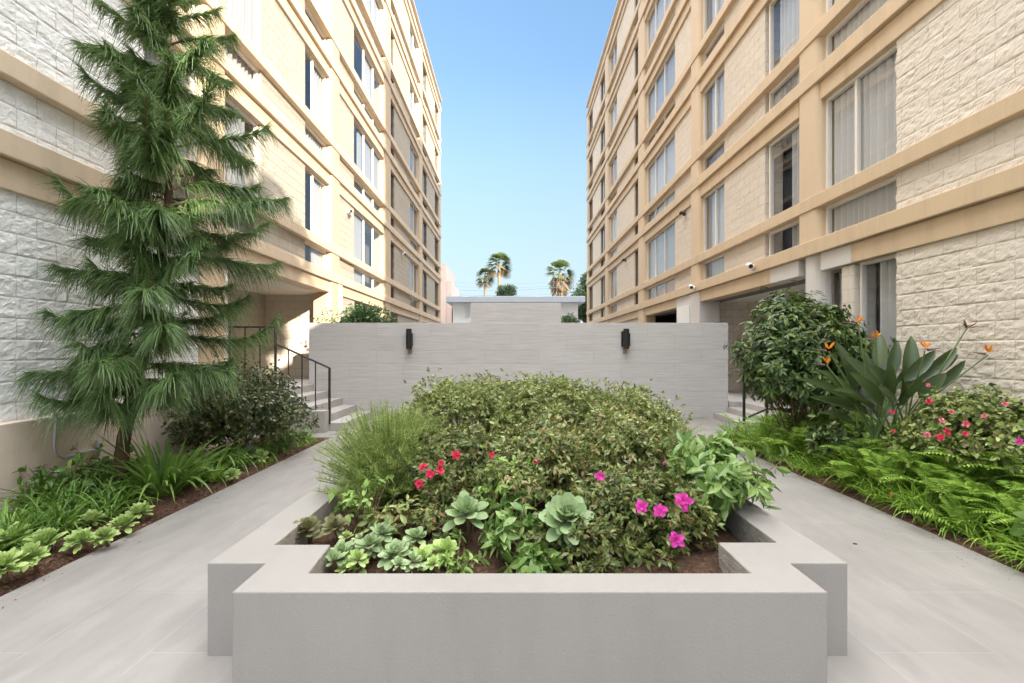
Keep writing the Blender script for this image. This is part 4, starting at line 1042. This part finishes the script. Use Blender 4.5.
while k < 44:
    y = q.uniform(2.9, 6.9); x = q.uniform(3.60, 4.45)
    
    fern(shared, (x, y, .02 + max(0, x - 3.6) * .42), q.randint(10, 16), q.uniform(.55, .90), 200 + k, el=(.7, 1.42)); k += 1
mb = MB()
for i in range(230):
    y = q.uniform(2.8, 8.3); x = XR + .10 + (q.rand() ** 1.2) * .62
    if y > 6.2: x = q.uniform(XR + .08, 4.75)
    strap_clump(mb, (x, y, max(0, x - 3.6) * .3), 22, q.uniform(.38, .66), .014, q, spread=(.2, .95))
tag(mb.build('ground_cover', M['strap_y'], smooth=True), 'bright green strap leaved ground cover along the right path', 'ground cover', kind='stuff')
clump_thing('lily_clump', 'tall arching pale green strap leaves standing out in the middle of the right border', 'plant', (3.68, 5.2, .05), 60, .72, .024, M['strap_y'], 31, 'strap leaved clumps in the right border', spread=(.15, .9))
clump_thing('lily_clump', 'strap leaved clump beside the drain side edge of the right border', 'plant', (3.62, 4.2, .03), 46, .55, .02, M['strap_y'], 32, 'strap leaved clumps in the right border', spread=(.2, 1.0))
clump_thing('lily_clump', 'strap leaved clump at the far end of the right border by the railing', 'plant', (3.75, 6.9, .05), 70, .62, .02, M['strap_y'], 33, 'strap leaved clumps in the right border', spread=(.15, .9))
# broad pale leaf plant at the far right lower edge
shrub('leafy_plant', 'pale lime broad leaved plant low at the right picture edge', 'plant', (3.62, 3.12, .22), (.2, .25, .16), 120, .13, .09, M['broad_y'], T_OVAL, 5, 151, 6, .0, stemc=4)
# fallen leaf
p = ground_pt(890, 498, .12); mb = MB(); leaves(mb, T_OVAL, [p], [(.2, .1, .5)], [(0, -1, .3)], .07, .03, 0); tag(mb.build('fallen_leaf', M['dead_leaf']), 'orange fallen leaf caught in the right ground cover', 'leaf')
p = ground_pt(194, 491, .02); mb = MB(); leaves(mb, T_OVAL, [p], [(1, .1, .3)], [(0, 0, 1)], .07, .03, 0); tag(mb.build('fallen_leaf', M['dead_leaf']), 'orange fallen leaf on the mulch of the left border', 'leaf')
# drain hole in the path
p = ground_pt(855, 544, 0); an = np.linspace(0, 2 * np.pi, 12, endpoint=False)
mb = MB().prism([(p[0] + .015 * math.cos(t), p[1] + .012 * math.sin(t)) for t in an], .0, .004); tag(mb.build('drain_plug', M['metal_black']), 'small dark round plug in the right path tile', 'drain')

# ------------------------------------------------------------------ beyond the wall
bh = empty('house', (0, 42, 0), 'low white house with a flat grey roof edge beyond the garden wall', 'house')
MB().box(px(453, 40), px(578, 40), 40, 52, 0, pz(302, 40)).build('wall', M['white'], bh)
MB().box(px(447, 40), px(584, 40), 39.3, 53, pz(303, 40), pz(297, 40)).build('roof', M['roof_grey'], bh, bevel=.03)
MB().box(px(465, 40), px(470, 40), 39.93, 40, pz(318, 40), pz(306, 40)).build('window', M['glass'], bh)
bp = empty('far_building', (-7, 47, 0), 'pale pink stepped building glimpsed beside the left tower', 'building')
MB().box(px(425, 45), px(446, 45), 45, 52, 0, pz(264, 45)).build('wall', M['pink'], bp)
MB().box(px(446, 45) + .002, px(451.5, 45), 45.1, 52, 0, pz(281, 45)).build('wing', M['pink'], bp)
MB().box(px(446, 45) + .3, px(451.5, 45) - .1, 45.03, 45.09, pz(300, 45), pz(294, 45)).build('window', M['glass'], bp)
def far_tree(name, label, c, rad, n, L, mat, seed, trunk_h):
    q = np.random.RandomState(seed); c = np.array(c, float); root = empty(name, (c[0], c[1], 0), label, 'tree'); mb = MB()
    lob = 22; LC = rdir(lob, q) * q.uniform(.4, .8, (lob, 1)); li = q.randint(0, lob, n)
    P = c + (LC[li] + rdir(n, q) * .34 * q.uniform(.5, 1, (n, 1))) * np.array(rad)
    leaves(mb, T_SMALL, P, rdir(n, q), rdir(n, q), L * q.uniform(.6, 1.3, n), L * .5, .2); mb.build('crown', mat, root)
    MB().tube([(c[0], c[1], 0), (c[0] + .1, c[1], trunk_h * .6), (c[0], c[1], trunk_h)], [.3, .22, .1], 8).build('trunk', M['bark'], root)
    return root
far_tree('tree', 'dark blue green tree against the far corner of the right tower', (px(592, 44), 44, pz(300, 44)), (1.9, 1.8, 2.9), 9000, .28, M['far_leaf'], 5, 6)
far_tree('tree', 'small yellow green treetop just above the house roof', (px(505, 56), 56, pz(292, 56)), (1.5, 1.2, 1.1), 2500, .25, M['far_leaf'], 6, 8)
far_tree('tree', 'low green bush in front of the white house right of the tiled block', (px(570, 30), 30, pz(322, 30)), (.7, .5, .55), 1500, .12, M['hedge'], 8, 2.5)
def palm(label, u, v, Y, rc, seed, skirt=.0, dead=.25):
    q = np.random.RandomState(seed); x = px(u, Y); z = pz(v, Y)
    root = empty('palm_tree', (x, Y, 0), label, 'palm tree', 'fan palms beyond the wall')
    MB().tube([(x, Y, 0), (x + .1, Y, z * .5), (x, Y, z)], [.35, .26, .22], 8).build('trunk', M['bark_palm'], root, smooth=True)
    f = MB(); C = np.array([x, Y, z]); n = 60
    for i in range(n):
        a = q.uniform(0, 6.28); el = q.uniform(-.75 - skirt, 1.45); d = np.array([math.cos(a) * math.cos(el), math.sin(a) * math.cos(el), math.sin(el)])
        mi = 1 if (el < -.45 - .3 * skirt or (el < 0 and q.rand() < dead)) else 0
        b = C + d * rc * .55 + (0, 0, -.2 * rc * (mi))
        m = 15; sp = np.linspace(-1.15, 1.15, m); S = nrm(np.cross(d, (0, 0, 1.))); U = np.cross(S, d)
        D = d * np.cos(sp)[:, None] + (S * .8 + U * .3) * np.sin(sp)[:, None]
        leaves(f, T_NEEDLE, np.repeat(b[None], m, 0), D, U, rc * .62, rc * .085, .35, mi)
        leaves(f, T_NEEDLE, [C], [d], [U], rc * .6, .05, .0, mi)
    if skirt:
        k = 700; a = q.uniform(0, 6.28, k); zz = q.uniform(0, 1, k) ** .8 * rc * 2.3
        rr_ = rc * (.62 - .16 * zz / rc * .8) * q.uniform(.5, 1, k)
        P = np.stack([x + np.cos(a) * rr_, Y + np.sin(a) * rr_, z - .2 * rc - zz], -1)
        leaves(f, T_NEEDLE, P, np.stack([np.cos(a) * .5, np.sin(a) * .5, -np.ones(k)], -1), rdir(k, q), rc * .5, rc * .08, 0, 1)
    f.build('crown', [M['palm_leaf'], M['palm_dead']], root)
palm('tall fan palm, highest of the palms, left of centre', 499, 264, 75, 1.95, 3, .0, .25)
palm('shorter bluish fan palm left of the tallest palm', 485, 277, 80, 1.6, 4, .0, .05)
palm('shaggy fan palm with a thick dry skirt on the right', 560, 273, 62, 1.8, 5, .35, .15)
rs = np.random.RandomState(77)
wr = empty('power_line', (0, 58, 12), 'thin blue grey utility wires strung behind the house roof', 'power line')
for (v0, v1, r) in [(281, 275, .012), (289, 280, .02), (293, 287, .014), (285, 279, .01)]:
    mb = MB(); t = np.linspace(0, 1, 14); Yw = 58
    P = np.stack([np.interp(t, [0, 1], [px(430, Yw), px(600, Yw)]), np.full(14, Yw), np.interp(t, [0, 1], [pz(v0, Yw), pz(v1 + 3, Yw)]) - .5 * np.sin(np.pi * t)], -1)
    mb.tube(P, r * 1.3, 5); mb.build('wire', M['wire'], wr)
# hill far away
mb = MB(); nx = 60; xs_ = np.linspace(-60, 140, nx); hh = 50 * np.exp(-((xs_ - 42) / 18) ** 2) + 20 * fnoise(xs_ * .05 + 3, xs_ * 0 + 1, 5)
V = [(x, 700, -1) for x in xs_] + [(x, 740, h) for x, h in zip(xs_, hh)] + [(x, 800, -1) for x in xs_]
mb.add(V, [(r_ * nx + i, r_ * nx + i + 1, (r_ + 1) * nx + i + 1, (r_ + 1) * nx + i) for r_ in range(2) for i in range(nx - 1)])
tag(mb.build('hills', M['roof_grey'], smooth=True), kind='structure', label='distant blue hill')

# ------------------------------------------------------------------ what stands behind the camera and shades the court
nb = empty('neighbouring_building', (10, -5, 0), 'plain cream building behind the viewer that shades the court', 'building')
MB().box(4.9, 12, -9.2, 1.9, 0, 7.3).build('low_wing', M['block_right'], nb)
MB().box(4.9, 7, -40, -12.0, 0, 12.5).build('main_block', M['block_right'], nb)
far_tree('shade_tree', 'broad leafy tree behind the viewer that dapples the left facade', (5.8, -8.0, 9.4), (1.3, 2.0, 1.6), 1000, .42, M['far_leaf'], 9, 8)
